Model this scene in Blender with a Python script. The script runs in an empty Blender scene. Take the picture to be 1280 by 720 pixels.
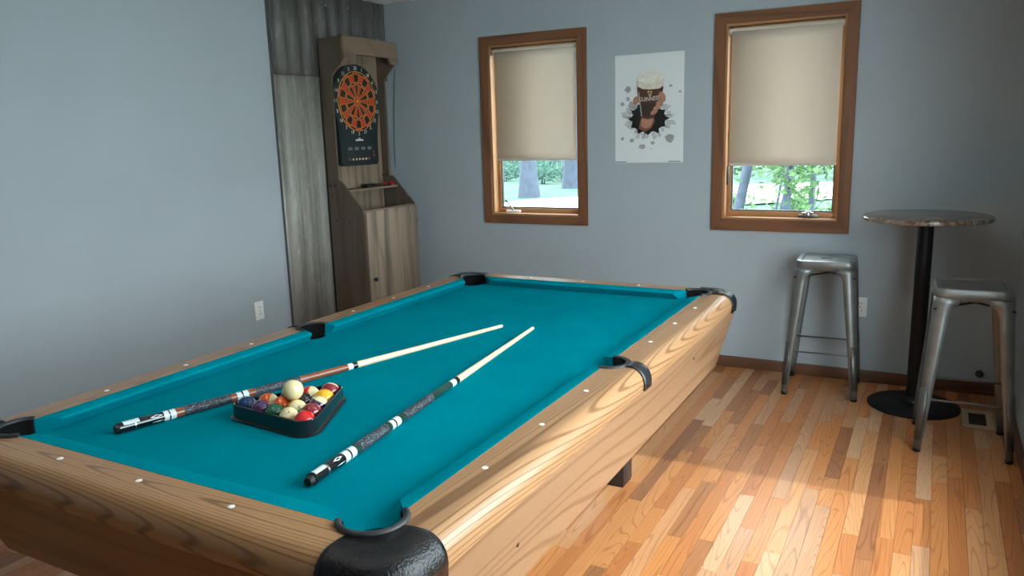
import bpy, bmesh, math, random
from mathutils import Vector, Matrix
random.seed(7)
S = bpy.context.scene
C = S.collection
PI = math.pi
rad = math.radians

# ------------------------------------------------------------------ camera
cam_d = bpy.data.cameras.new('camera')
cam_d.sensor_width = 36.0
cam_d.lens = 36.0 * 972.17 / 1280.0
cam_d.clip_start = 0.05
cam_d.clip_end = 300
cam = bpy.data.objects.new('camera', cam_d)
C.objects.link(cam)
_r = Vector((0.87992392, 0.47422588, -0.02904663))
_u = Vector((-0.06718165, 0.1847111, 0.98049398))
_f = Vector((-0.47034085, 0.8608087, -0.19439099))
M = Matrix(((_r.x, _u.x, -_f.x, 3.61796), (_r.y, _u.y, -_f.y, -4.76530), (_r.z, _u.z, -_f.z, 1.46996), (0, 0, 0, 1)))
cam.matrix_world = M
S.camera = cam

# ------------------------------------------------------------------ world, sun, exposure
S.view_settings.view_transform = 'Standard'
S.view_settings.look = 'None'
S.view_settings.gamma = 1.0
S.view_settings.use_curve_mapping = False
S.view_settings.exposure = 0.0
w = bpy.data.worlds.new('sky')
S.world = w
w.use_nodes = True
bg = w.node_tree.nodes['Background']
bg.inputs['Color'].default_value = (0.88, 0.95, 1.0, 1)
bg.inputs['Strength'].default_value = 12.8

sun_d = bpy.data.lights.new('sun', 'SUN')
sun_d.energy = 3.2
sun_d.angle = rad(1.0)
sun_d.color = (0.90, 0.96, 1.0)
sun = bpy.data.objects.new('sun', sun_d)
C.objects.link(sun)
sun.rotation_euler = Vector((-math.cos(rad(50)), 0, -math.sin(rad(50)))).to_track_quat('-Z', 'Y').to_euler()

RX = 4.03          # right wall
ZC = 2.412         # ceiling
YN = -6.4          # wall behind the camera

def portal(loc, rot, sx, sy):
    d = bpy.data.lights.new('daylight_portal', 'AREA')
    d.shape = 'RECTANGLE'; d.size = sx; d.size_y = sy
    d.cycles.is_portal = True
    o = bpy.data.objects.new('daylight_portal', d); C.objects.link(o)
    o.location = loc; o.rotation_euler = rot
W3 = (-3.92, -1.54, 0.42, 2.12)     # opening in the right wall: y0 y1 z0 z1
portal((RX + 0.13, (W3[0] + W3[1]) / 2, (W3[2] + W3[3]) / 2), (0, rad(90), 0), W3[3] - W3[2], W3[1] - W3[0])

# ------------------------------------------------------------------ helpers
def new_obj(name, me, mat=None, parent=None, smooth=False):
    o = bpy.data.objects.new(name, me)
    C.objects.link(o)
    if mat: me.materials.append(mat)
    if smooth:
        for p in me.polygons: p.use_smooth = True
    if parent is not None:
        o.parent = parent
        o.location = -world_loc(parent)
    return o
def world_loc(o):
    v = Vector((0, 0, 0))
    while o is not None:
        v += o.location; o = o.parent
    return v
def from_py(name, vs, fs, mat=None, parent=None, smooth=False):
    me = bpy.data.meshes.new(name)
    me.from_pydata([tuple(v) for v in vs], [], fs)
    me.update()
    return new_obj(name, me, mat, parent, smooth)
def from_bm(name, bm, mat=None, parent=None, smooth=False):
    bm.normal_update(); bmesh.ops.recalc_face_normals(bm, faces=bm.faces)
    me = bpy.data.meshes.new(name); bm.to_mesh(me); bm.free()
    return new_obj(name, me, mat, parent, smooth)
def tag(o, label, cat, group=None):
    o['label'] = label; o['category'] = cat
    if group: o['group'] = group
    return o
def thing(name, label, cat, loc=(0, 0, 0), group=None):
    o = bpy.data.objects.new(name, None); C.objects.link(o)
    o.empty_display_size = 0.1
    o.location = loc
    return tag(o, label, cat, group)
def struct(o, kind='structure'):
    o['kind'] = kind
    return o
def auto_smooth(o, deg=35):
    me = o.data
    for p in me.polygons: p.use_smooth = True
    try:
        me.set_sharp_from_angle(angle=rad(deg))
    except Exception:
        pass
    return o
def bm_box(bm, a, b, bev=0.0, seg=2):
    m = Matrix.LocRotScale(((Vector(a) + Vector(b)) / 2), None, (Vector(b) - Vector(a)))
    r = bmesh.ops.create_cube(bm, size=1.0, matrix=m)
    if bev > 0:
        es = list({e for v in r['verts'] for e in v.link_edges})
        bmesh.ops.bevel(bm, geom=es, offset=bev, segments=seg, affect='EDGES', profile=0.5)
def box(name, a, b, mat, parent=None, bev=0.0, seg=2):
    bm = bmesh.new(); bm_box(bm, a, b, bev, seg)
    o = from_bm(name, bm, mat, parent)
    if bev: auto_smooth(o)
    return o
def frame_axes(d):
    d = d.normalized()
    a = Vector((0, 0, 1)) if abs(d.z) < 0.9 else Vector((1, 0, 0))
    x = d.cross(a).normalized(); y = d.cross(x).normalized()
    return x, y
def bm_tube(bm, pts, radii, n=12, cap=True):
    pts = [Vector(p) for p in pts]
    if not hasattr(radii, '__len__'): radii = [radii] * len(pts)
    rings = []; x = None
    for i, p in enumerate(pts):
        d = (pts[min(i + 1, len(pts) - 1)] - pts[max(i - 1, 0)])
        if d.length < 1e-9: d = Vector((0, 0, 1))
        d.normalize()
        if x is None: x, y = frame_axes(d)
        else:
            x = (x - d * x.dot(d)).normalized(); y = d.cross(x)
        rings.append([bm.verts.new(p + (x * math.cos(2 * PI * k / n) + y * math.sin(2 * PI * k / n)) * radii[i]) for k in range(n)])
    for a, b in zip(rings, rings[1:]):
        for k in range(n): bm.faces.new((a[k], a[(k + 1) % n], b[(k + 1) % n], b[k]))
    if cap:
        bm.faces.new(rings[0][::-1]); bm.faces.new(rings[-1])
def tube(name, pts, radii, mat, parent=None, n=12, cap=True):
    bm = bmesh.new(); bm_tube(bm, pts, radii, n, cap)
    return auto_smooth(from_bm(name, bm, mat, parent), 50)
def lathe(name, prof, mat, parent=None, c=(0, 0, 0), n=40, close_ends=True):
    """prof: list of (r, z) revolved about the z axis at c"""
    bm = bmesh.new(); rings = []
    for r, z in prof:
        if r < 1e-6: rings.append([bm.verts.new((c[0], c[1], c[2] + z))])
        else: rings.append([bm.verts.new((c[0] + r * math.cos(2 * PI * k / n), c[1] + r * math.sin(2 * PI * k / n), c[2] + z)) for k in range(n)])
    for a, b in zip(rings, rings[1:]):
        for k in range(n):
            k2 = (k + 1) % n
            if len(a) == 1 and len(b) == 1: continue
            if len(a) == 1: bm.faces.new((a[0], b[k2], b[k]))
            elif len(b) == 1: bm.faces.new((a[k], a[k2], b[0]))
            else: bm.faces.new((a[k], a[k2], b[k2], b[k]))
    return auto_smooth(from_bm(name, bm, mat, parent), 40)
def prism(name, poly, axis, lo, hi, mat, parent=None, bev=0.0):
    """extrude a 2D polygon; axis 0: poly=(y,z), 1: poly=(x,z), 2: poly=(x,y)"""
    def P(p, t):
        return {0: (t, p[0], p[1]), 1: (p[0], t, p[1]), 2: (p[0], p[1], t)}[axis]
    bm = bmesh.new()
    A = [bm.verts.new(P(p, lo)) for p in poly]; B = [bm.verts.new(P(p, hi)) for p in poly]
    n = len(poly)
    caps = [bm.faces.new(A[::-1]), bm.faces.new(B)]
    for i in range(n): bm.faces.new((A[i], A[(i + 1) % n], B[(i + 1) % n], B[i]))
    if bev:
        es = [e for e in bm.edges]
        bmesh.ops.bevel(bm, geom=es, offset=bev, segments=1, affect='EDGES')
    else:
        bm.normal_update()
        bmesh.ops.triangulate(bm, faces=caps, ngon_method='EAR_CLIP')
    return from_bm(name, bm, mat, parent)
def copy_tree(o, parent=None):
    c = o.copy(); C.objects.link(c)
    if parent is not None: c.parent = parent
    for ch in list(o.children): copy_tree(ch, c)
    return c

# ------------------------------------------------------------------ materials
def mat(name):
    m = bpy.data.materials.new(name); m.use_nodes = True
    nt = m.node_tree
    return m, nt, nt.nodes['Principled BSDF']
def N(nt, typ, **kw):
    n = nt.nodes.new(typ)
    for k, v in kw.items():
        if k.startswith('i_'): n.inputs[k[2:].replace('_', ' ')].default_value = v
        else: setattr(n, k, v)
    return n
def L(nt, a, b): nt.links.new(a, b)
def c4(c): return (c[0], c[1], c[2], 1)
def plain(name, col, rough=0.5, metal=0.0, coat=0.0, noise=0.06, scale=30, bump=0.0, bscale=200):
    m, nt, b = mat(name)
    co = N(nt, 'ShaderNodeTexCoord')
    nz = N(nt, 'ShaderNodeTexNoise'); nz.inputs['Scale'].default_value = scale; nz.inputs['Detail'].default_value = 4
    L(nt, co.outputs['Object'], nz.inputs['Vector'])
    r = N(nt, 'ShaderNodeValToRGB')
    r.color_ramp.elements[0].position = 0.3; r.color_ramp.elements[1].position = 0.7
    r.color_ramp.elements[0].color = c4([max(0, x * (1 - noise)) for x in col])
    r.color_ramp.elements[1].color = c4([min(1, x * (1 + noise)) for x in col])
    L(nt, nz.outputs['Fac'], r.inputs['Fac']); L(nt, r.outputs['Color'], b.inputs['Base Color'])
    b.inputs['Roughness'].default_value = rough; b.inputs['Metallic'].default_value = metal
    b.inputs['Coat Weight'].default_value = coat; b.inputs['Coat Roughness'].default_value = 0.08
    if bump:
        n2 = N(nt, 'ShaderNodeTexNoise'); n2.inputs['Scale'].default_value = bscale; n2.inputs['Detail'].default_value = 3
        L(nt, co.outputs['Object'], n2.inputs['Vector'])
        bp = N(nt, 'ShaderNodeBump'); bp.inputs['Strength'].default_value = bump; bp.inputs['Distance'].default_value = 0.002
        L(nt, n2.outputs['Fac'], bp.inputs['Height']); L(nt, bp.outputs['Normal'], b.inputs['Normal'])
    return m
def wood(name, light, dark, along, freq=55, fs=(5.0, 0.55), rough=0.4, coat=0.0, line=0.55, rnd=False, bands=0.35, thin=0.45, spec=0.35, pores=0.5):
    """contour-line (cathedral) grain; along = axis index of the grain"""
    m, nt, b = mat(name)
    if rnd:
        g = N(nt, 'ShaderNodeNewGeometry'); src = g.outputs['Position']
        oi = N(nt, 'ShaderNodeObjectInfo')
        at = N(nt, 'ShaderNodeAttribute', attribute_name='rnd')
        ad = N(nt, 'ShaderNodeMath', operation='ADD'); L(nt, oi.outputs['Random'], ad.inputs[0]); L(nt, at.outputs['Fac'], ad.inputs[1])
        fr = N(nt, 'ShaderNodeMath', operation='FRACT'); L(nt, ad.outputs[0], fr.inputs[0])
        rv = fr.outputs[0]
        ml = N(nt, 'ShaderNodeMath', operation='MULTIPLY'); L(nt, rv, ml.inputs[0]); ml.inputs[1].default_value = 37.0
        cx = N(nt, 'ShaderNodeCombineXYZ')
        for k in ('X', 'Y', 'Z'): L(nt, ml.outputs[0], cx.inputs[k])
        va = N(nt, 'ShaderNodeVectorMath', operation='ADD'); L(nt, src, va.inputs[0]); L(nt, cx.outputs[0], va.inputs[1])
        src = va.outputs[0]
    else:
        co = N(nt, 'ShaderNodeTexCoord'); src = co.outputs['Object']; rv = None
    mp = N(nt, 'ShaderNodeMapping')
    sc = [fs[0]] * 3; sc[along] = fs[1]
    mp.inputs['Scale'].default_value = sc
    L(nt, src, mp.inputs['Vector'])
    nz = N(nt, 'ShaderNodeTexNoise'); nz.inputs['Scale'].default_value = 1.0; nz.inputs['Detail'].default_value = 1.2; nz.inputs['Roughness'].default_value = 0.35
    L(nt, mp.outputs[0], nz.inputs['Vector'])
    mu = N(nt, 'ShaderNodeMath', operation='MULTIPLY'); L(nt, nz.outputs['Fac'], mu.inputs[0]); mu.inputs[1].default_value = freq
    si = N(nt, 'ShaderNodeMath', operation='SINE'); L(nt, mu.outputs[0], si.inputs[0])
    rp = N(nt, 'ShaderNodeValToRGB')
    rp.color_ramp.elements[0].position = thin; rp.color_ramp.elements[0].color = (0, 0, 0, 1)
    rp.color_ramp.elements[1].position = 1.0; rp.color_ramp.elements[1].color = (1, 1, 1, 1)
    L(nt, si.outputs[0], rp.inputs['Fac'])
    # fine pores along the grain
    mp2 = N(nt, 'ShaderNodeMapping'); sc2 = [260.0] * 3; sc2[along] = 9.0
    mp2.inputs['Scale'].default_value = sc2; L(nt, src, mp2.inputs['Vector'])
    n2 = N(nt, 'ShaderNodeTexNoise'); n2.inputs['Scale'].default_value = 1.0; n2.inputs['Detail'].default_value = 3; L(nt, mp2.outputs[0], n2.inputs['Vector'])
    # broad tone bands
    mp3 = N(nt, 'ShaderNodeMapping'); sc3 = [16.0] * 3; sc3[along] = 0.8
    mp3.inputs['Scale'].default_value = sc3; L(nt, src, mp3.inputs['Vector'])
    n3 = N(nt, 'ShaderNodeTexNoise'); n3.inputs['Scale'].default_value = 1.0; n3.inputs['Detail'].default_value = 2; L(nt, mp3.outputs[0], n3.inputs['Vector'])
    a1 = N(nt, 'ShaderNodeMath', operation='MULTIPLY'); L(nt, rp.outputs['Color'], a1.inputs[0]); a1.inputs[1].default_value = line
    s2 = N(nt, 'ShaderNodeMath', operation='MULTIPLY_ADD'); L(nt, n2.outputs['Fac'], s2.inputs[0]); s2.inputs[1].default_value = pores; s2.inputs[2].default_value = -0.4 * pores
    a2 = N(nt, 'ShaderNodeMath', operation='ADD'); L(nt, a1.outputs[0], a2.inputs[0]); L(nt, s2.outputs[0], a2.inputs[1])
    s3 = N(nt, 'ShaderNodeMath', operation='MULTIPLY_ADD'); L(nt, n3.outputs['Fac'], s3.inputs[0]); s3.inputs[1].default_value = bands * 2; s3.inputs[2].default_value = -bands
    a3 = N(nt, 'ShaderNodeMath', operation='ADD', use_clamp=True); L(nt, a2.outputs[0], a3.inputs[0]); L(nt, s3.outputs[0], a3.inputs[1])
    mx = N(nt, 'ShaderNodeMix', data_type='RGBA')
    if rnd:
        for idx, cols in ((6, light), (7, dark)):
            cr = N(nt, 'ShaderNodeValToRGB'); cr.color_ramp.interpolation = 'CONSTANT'
            els = cr.color_ramp.elements
            while len(els) < len(cols): els.new(0.5)
            for i, cc in enumerate(cols):
                els[i].position = i / len(cols); els[i].color = c4(cc)
            L(nt, rv, cr.inputs['Fac']); L(nt, cr.outputs['Color'], mx.inputs[idx])
    else:
        mx.inputs[6].default_value = c4(light); mx.inputs[7].default_value = c4(dark)
    L(nt, a3.outputs[0], mx.inputs[0]); L(nt, mx.outputs[2], b.inputs['Base Color'])
    b.inputs['Roughness'].default_value = rough
    b.inputs['Specular IOR Level'].default_value = spec
    b.inputs['Coat Weight'].default_value = coat; b.inputs['Coat Roughness'].default_value = 0.15
    bp = N(nt, 'ShaderNodeBump'); bp.inputs['Strength'].default_value = 0.12; bp.inputs['Distance'].default_value = 0.001
    L(nt, a3.outputs[0], bp.inputs['Height']); L(nt, bp.outputs['Normal'], b.inputs['Normal'])
    return m

M_wall = plain('wall_paint', (0.365, 0.415, 0.445), 0.7, noise=0.02, scale=3, bump=0.15, bscale=350)
M_ceil = plain('ceiling_paint', (0.78, 0.78, 0.77), 0.9, noise=0.02, bump=0.2, bscale=200)
M_trim = wood('brown_trim_wood', (0.20, 0.084, 0.038), (0.10, 0.040, 0.018), 0, freq=40, rough=0.45)
M_trim_v = wood('brown_trim_wood_upright', (0.20, 0.084, 0.038), (0.10, 0.040, 0.018), 2, freq=40, rough=0.45)
M_jamb = wood('honey_jamb_wood', (0.42, 0.21, 0.09), (0.30, 0.14, 0.06), 2, freq=40, rough=0.4)
M_jambh = wood('honey_sill_wood', (0.42, 0.21, 0.09), (0.30, 0.14, 0.06), 0, freq=40, rough=0.35)
M_base = wood('baseboard_wood', (0.135, 0.062, 0.032), (0.07, 0.032, 0.018), 0, freq=40, rough=0.4)
M_basey = wood('baseboard_wood_side', (0.135, 0.062, 0.032), (0.07, 0.032, 0.018), 1, freq=40, rough=0.4)
M_floor = wood('oak_floor_boards',
    [(0.499, 0.195, 0.064), (0.510, 0.238, 0.104), (0.421, 0.150, 0.048), (0.554, 0.307, 0.164), (0.365, 0.147, 0.057), (0.510, 0.209, 0.073), (0.467, 0.238, 0.121), (0.300, 0.117, 0.048), (0.544, 0.253, 0.104), (0.444, 0.165, 0.054)],
    [(0.266, 0.088, 0.025), (0.277, 0.112, 0.044), (0.222, 0.070, 0.021), (0.300, 0.150, 0.078), (0.178, 0.065, 0.024), (0.277, 0.096, 0.030), (0.233, 0.107, 0.052), (0.133, 0.049, 0.019), (0.300, 0.117, 0.043), (0.233, 0.075, 0.023)],
    1, freq=210, fs=(8.0, 0.5), rough=0.34, coat=0.06, line=0.55, rnd=True, bands=0.22, thin=0.75, spec=0.25, pores=0.9)
M_sub = plain('subfloor_dark', (0.10, 0.05, 0.025), 0.8)
M_oak_y = wood('oak_laminate_long', (0.37, 0.200, 0.096), (0.145, 0.067, 0.027), 1, freq=330, fs=(5.5, 0.30), rough=0.32, coat=0.2, line=0.75)
M_oak_x = wood('oak_laminate_short', (0.42, 0.225, 0.10), (0.17, 0.075, 0.028), 0, freq=330, fs=(5.5, 0.30), rough=0.32, coat=0.2, line=0.75)
M_oak_ya = wood('oak_apron_long', (0.27, 0.152, 0.082), (0.165, 0.082, 0.038), 1, freq=150, fs=(3.0, 0.30), rough=0.36, coat=0.15, line=0.7)
M_oak_xa = wood('oak_apron_short_shaded', (0.24, 0.115, 0.042), (0.14, 0.062, 0.022), 0, freq=150, fs=(3.0, 0.30), rough=0.36, coat=0.15, line=0.7)  # same oak, darkened: shade of the near end put into the colour
M_black = plain('black_plastic', (0.012, 0.012, 0.014), 0.35, noise=0.1)
M_cast = plain('pebbled_black_casting', (0.006, 0.006, 0.007), 0.26, noise=0.1, bump=1.0, bscale=190)
M_cast.node_tree.nodes['Principled BSDF'].inputs['Specular IOR Level'].default_value = 0.35
M_rubber = plain('grey_black_rubber', (0.020, 0.022, 0.025), 0.5, noise=0.1)
M_pocket = plain('pocket_liner_black', (0.004, 0.004, 0.005), 0.8)
M_pocket.node_tree.nodes['Principled BSDF'].inputs['Specular IOR Level'].default_value = 0.1
M_leg = plain('dark_leg_laminate', (0.022, 0.018, 0.02), 0.4, noise=0.2)
M_white = plain('white_inlay', (0.85, 0.84, 0.80), 0.3, noise=0.02)

def felt_mat():
    m, nt, b = mat('teal_felt')
    co = N(nt, 'ShaderNodeTexCoord')
    nz = N(nt, 'ShaderNodeTexNoise'); nz.inputs['Scale'].default_value = 5; nz.inputs['Detail'].default_value = 3
    L(nt, co.outputs['Object'], nz.inputs['Vector'])
    n2 = N(nt, 'ShaderNodeTexNoise'); n2.inputs['Scale'].default_value = 900; n2.inputs['Detail'].default_value = 2
    L(nt, co.outputs['Object'], n2.inputs['Vector'])
    a = N(nt, 'ShaderNodeMath', operation='MULTIPLY_ADD'); L(nt, n2.outputs['Fac'], a.inputs[0]); a.inputs[1].default_value = 0.5; L(nt, nz.outputs['Fac'], a.inputs[2])
    r = N(nt, 'ShaderNodeValToRGB'); r.color_ramp.elements[0].position = 0.45; r.color_ramp.elements[1].position = 1.0
    r.color_ramp.elements[0].color = (0.0, 0.175, 0.225, 1); r.color_ramp.elements[1].color = (0.0, 0.21, 0.268, 1)
    L(nt, a.outputs[0], r.inputs['Fac']); L(nt, r.outputs['Color'], b.inputs['Base Color'])
    b.inputs['Roughness'].default_value = 0.95
    b.inputs['Specular IOR Level'].default_value = 0.0
    bp = N(nt, 'ShaderNodeBump'); bp.inputs['Strength'].default_value = 0.15; bp.inputs['Distance'].default_value = 0.0006
    L(nt, n2.outputs['Fac'], bp.inputs['Height']); L(nt, bp.outputs['Normal'], b.inputs['Normal'])
    return m
M_felt = felt_mat()

def glass_mat():
    m, nt, b = mat('window_glass')
    nt.nodes.remove(b)
    out = [n for n in nt.nodes if n.type == 'OUTPUT_MATERIAL'][0]
    t = N(nt, 'ShaderNodeBsdfTransparent'); t.inputs['Color'].default_value = (0.93, 0.97, 0.97, 1)
    g = N(nt, 'ShaderNodeBsdfGlossy'); g.inputs['Roughness'].default_value = 0.02
    lw = N(nt, 'ShaderNodeLayerWeight'); lw.inputs['Blend'].default_value = 0.5
    pw = N(nt, 'ShaderNodeMath', operation='POWER'); L(nt, lw.outputs['Facing'], pw.inputs[0]); pw.inputs[1].default_value = 5.0
    ml = N(nt, 'ShaderNodeMath', operation='MULTIPLY_ADD'); L(nt, pw.outputs[0], ml.inputs[0]); ml.inputs[1].default_value = 0.9; ml.inputs[2].default_value = 0.03
    mx = N(nt, 'ShaderNodeMixShader')
    L(nt, ml.outputs[0], mx.inputs[0]); L(nt, t.outputs[0], mx.inputs[1]); L(nt, g.outputs[0], mx.inputs[2]); L(nt, mx.outputs[0], out.inputs[0])
    return m
M_glass = glass_mat()

def shade_mat():
    m, nt, b = mat('roller_shade_fabric')
    out = [n for n in nt.nodes if n.type == 'OUTPUT_MATERIAL'][0]
    b.inputs['Base Color'].default_value = (0.76, 0.68, 0.58, 1); b.inputs['Roughness'].default_value = 0.85
    co = N(nt, 'ShaderNodeTexCoord')
    nz = N(nt, 'ShaderNodeTexNoise'); nz.inputs['Scale'].default_value = 700; L(nt, co.outputs['Object'], nz.inputs['Vector'])
    bp = N(nt, 'ShaderNodeBump'); bp.inputs['Strength'].default_value = 0.1; bp.inputs['Distance'].default_value = 0.0005
    L(nt, nz.outputs['Fac'], bp.inputs['Height']); L(nt, bp.outputs['Normal'], b.inputs['Normal'])
    t = N(nt, 'ShaderNodeBsdfTranslucent'); t.inputs['Color'].default_value = (0.76, 0.66, 0.54, 1)
    mx = N(nt, 'ShaderNodeMixShader'); mx.inputs[0].default_value = 0.22
    L(nt, b.outputs[0], mx.inputs[1]); L(nt, t.outputs[0], mx.inputs[2]); L(nt, mx.outputs[0], out.inputs[0])
    return m
M_shade = shade_mat()

def metal_sheet_mat(name, lo, hi, streak):
    m, nt, b = mat(name)
    co = N(nt, 'ShaderNodeTexCoord')
    mp = N(nt, 'ShaderNodeMapping'); mp.inputs['Scale'].default_value = (10, 14, 1.0); L(nt, co.outputs['Object'], mp.inputs['Vector'])
    nz = N(nt, 'ShaderNodeTexNoise'); nz.inputs['Scale'].default_value = 1; nz.inputs['Detail'].default_value = 6; L(nt, mp.outputs[0], nz.inputs['Vector'])
    mp2 = N(nt, 'ShaderNodeMapping'); mp2.inputs['Scale'].default_value = (30, 45, 12); L(nt, co.outputs['Object'], mp2.inputs['Vector'])
    n2 = N(nt, 'ShaderNodeTexNoise'); n2.inputs['Scale'].default_value = 1; n2.inputs['Detail'].default_value = 5; n2.inputs['Roughness'].default_value = 0.7; L(nt, mp2.outputs[0], n2.inputs['Vector'])
    r = N(nt, 'ShaderNodeValToRGB'); r.color_ramp.elements[0].position = 0.3; r.color_ramp.elements[1].position = 0.72
    r.color_ramp.elements[0].color = c4(lo); r.color_ramp.elements[1].color = c4(hi)
    ad = N(nt, 'ShaderNodeMath', operation='MULTIPLY_ADD'); L(nt, n2.outputs['Fac'], ad.inputs[0]); ad.inputs[1].default_value = 0.45; L(nt, nz.outputs['Fac'], ad.inputs[2])
    sb = N(nt, 'ShaderNodeMath', operation='SUBTRACT'); L(nt, ad.outputs[0], sb.inputs[0]); sb.inputs[1].default_value = 0.22
    L(nt, sb.outputs[0], r.inputs['Fac'])
    # pale oxide spots
    r2 = N(nt, 'ShaderNodeValToRGB'); r2.color_ramp.elements[0].position = 0.60; r2.color_ramp.elements[1].position = 0.72
    L(nt, n2.outputs['Fac'], r2.inputs['Fac'])
    mlt = N(nt, 'ShaderNodeMath', operation='MULTIPLY'); L(nt, r2.outputs['Color'], mlt.inputs[0]); mlt.inputs[1].default_value = streak
    mx = N(nt, 'ShaderNodeMix', data_type='RGBA'); L(nt, mlt.outputs[0], mx.inputs[0]); L(nt, r.outputs['Color'], mx.inputs[6]); mx.inputs[7].default_value = (0.5, 0.52, 0.5, 1)
    L(nt, mx.outputs[2], b.inputs['Base Color'])
    b.inputs['Roughness'].default_value = 0.6; b.inputs['Metallic'].default_value = 0.25
    return m
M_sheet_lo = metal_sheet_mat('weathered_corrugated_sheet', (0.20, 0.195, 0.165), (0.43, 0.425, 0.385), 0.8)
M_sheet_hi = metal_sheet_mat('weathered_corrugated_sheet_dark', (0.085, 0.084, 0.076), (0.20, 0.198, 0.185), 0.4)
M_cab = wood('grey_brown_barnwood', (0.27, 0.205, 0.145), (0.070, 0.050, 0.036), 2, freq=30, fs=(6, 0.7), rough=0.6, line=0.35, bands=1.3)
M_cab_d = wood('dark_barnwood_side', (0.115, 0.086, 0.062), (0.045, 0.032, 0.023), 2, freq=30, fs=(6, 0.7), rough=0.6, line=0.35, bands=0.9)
M_cab_h = wood('grey_brown_barnwood_header', (0.21, 0.15, 0.105), (0.10, 0.07, 0.05), 1, freq=30, fs=(6, 0.7), rough=0.6, line=0.35, bands=0.7)
M_steel = plain('gunmetal_steel', (0.20, 0.21, 0.205), 0.40, metal=0.65, noise=0.12, scale=14)
M_steel_d = plain('gunmetal_dark_steel', (0.12, 0.12, 0.115), 0.42, metal=0.7, noise=0.15, scale=14)
M_chrome = plain('brushed_chrome', (0.6, 0.6, 0.6), 0.25, metal=1.0)
M_plate = plain('white_plate_plastic', (0.82, 0.81, 0.78), 0.35, noise=0.02)
M_blk_metal = plain('black_powder_coat', (0.006, 0.006, 0.007), 0.45, noise=0.1)
M_blk_metal.node_tree.nodes['Principled BSDF'].inputs['Specular IOR Level'].default_value = 0.25

# ------------------------------------------------------------------ room shell
T = 0.14
def wall(name, a, b):
    return struct(box(name, a, b, M_wall))
# openings of the two windows in the back wall (x0, x1, z0, z1)
WIN = [(0.885, 1.545, 0.915, 2.058), (2.487, 3.139, 0.926, 2.058)]
def wall_back():
    bm = bmesh.new()
    xs = [-T, WIN[0][0], WIN[0][1], WIN[1][0], WIN[1][1], RX + T]
    for i in range(5):
        if i in (1, 3):
            wv = WIN[0] if i == 1 else WIN[1]
            bm_box(bm, (xs[i], 0, 0), (xs[i + 1], T, wv[2])); bm_box(bm, (xs[i], 0, wv[3]), (xs[i + 1], T, ZC))
        else: bm_box(bm, (xs[i], 0, 0), (xs[i + 1], T, ZC))
    return struct(from_bm('wall_back', bm, M_wall))
wall_back()
wall('wall_left', (-T, YN, 0), (0, 0, ZC))
wall('wall_near', (-T, YN - T, 0), (RX + T, YN, ZC))
bm = bmesh.new()
bm_box(bm, (RX, YN, 0), (RX + T, W3[0], ZC)); bm_box(bm, (RX, W3[1], 0), (RX + T, 0, ZC))
bm_box(bm, (RX, W3[0], 0), (RX + T, W3[1], W3[2])); bm_box(bm, (RX, W3[0], W3[3]), (RX + T, W3[1], ZC))
struct(from_bm('wall_right', bm, M_wall))
struct(box('ceiling', (-T, YN - T, ZC), (RX + T, T, ZC + 0.12), M_ceil))

# floor: every board is a piece of its own where the photo shows it
floor = struct(box('floor', (-T, YN - T, -0.14), (RX + T, T, -0.0125), M_sub))
BW = 0.0572
ub = bmesh.new(); bm_box(ub, (-BW / 2 + 0.0005, -0.5, -0.0125), (BW / 2 - 0.0005, 0.5, 0.0))
ume = bpy.data.meshes.new('floor_board'); ub.to_mesh(ume); ub.free(); ume.materials.append(M_floor)
rv, rf, rr = [], [], []
nb = 0
x = RX - BW / 2
while x > -BW:
    y = 0.0 - random.uniform(0.0, 0.5) + 0.5
    while y > YN:
        ln = random.choice([0.28, 0.38, 0.46, 0.55, 0.62, 0.75, 0.9, 1.05]) * random.uniform(0.9, 1.1)
        y1 = min(y, 0.0); y0 = max(y - ln, YN)
        y -= ln
        if y1 - y0 < 0.02: continue
        if x > 2.3 and y1 > -3.3:
            o = bpy.data.objects.new('floor_board', ume); C.objects.link(o)
            o.parent = floor; o.location = (x, (y0 + y1) / 2, random.uniform(-0.0003, 0.0)); o.scale = (1, (y1 - y0 - 0.0008), 1)
            nb += 1
        else:
            k = len(rv)
            a, b_ = x - BW / 2 + 0.0005, x + BW / 2 - 0.0005
            rv += [(a, y0, 0), (b_, y0, 0), (b_, y1 - 0.0008, 0), (a, y1 - 0.0008, 0), (a, y0, -.0125), (b_, y0, -.0125), (b_, y1 - 0.0008, -.0125), (a, y1 - 0.0008, -.0125)]
            rf += [(k, k + 1, k + 2, k + 3), (k + 4, k + 5, k + 1, k), (k + 5, k + 6, k + 2, k + 1), (k + 6, k + 7, k + 3, k + 2), (k + 7, k + 4, k, k + 3)]
            rr += [random.random()] * 5
    x -= BW
o = from_py('floor_boards_remaining', rv, rf, M_floor, floor)
o['kind'] = 'stuff'
at = o.data.attributes.new('rnd', 'FLOAT', 'FACE')
at.data.foreach_set('value', rr)

# baseboards
BH = 0.068
struct(box('baseboard_back', (0.0, -0.014, 0), (RX - 0.014, -0.0, BH), M_base, bev=0.003))
struct(box('baseboard_right', (RX - 0.014, YN, 0), (RX, 0, BH), M_basey, bev=0.003))
struct(box('baseboard_left', (0.0, YN, 0), (0.014, -1.15, BH), M_basey, bev=0.003))
struct(box('baseboard_near', (0.014, YN, 0), (RX - 0.014, YN + 0.014, BH), M_base, bev=0.003))

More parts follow.
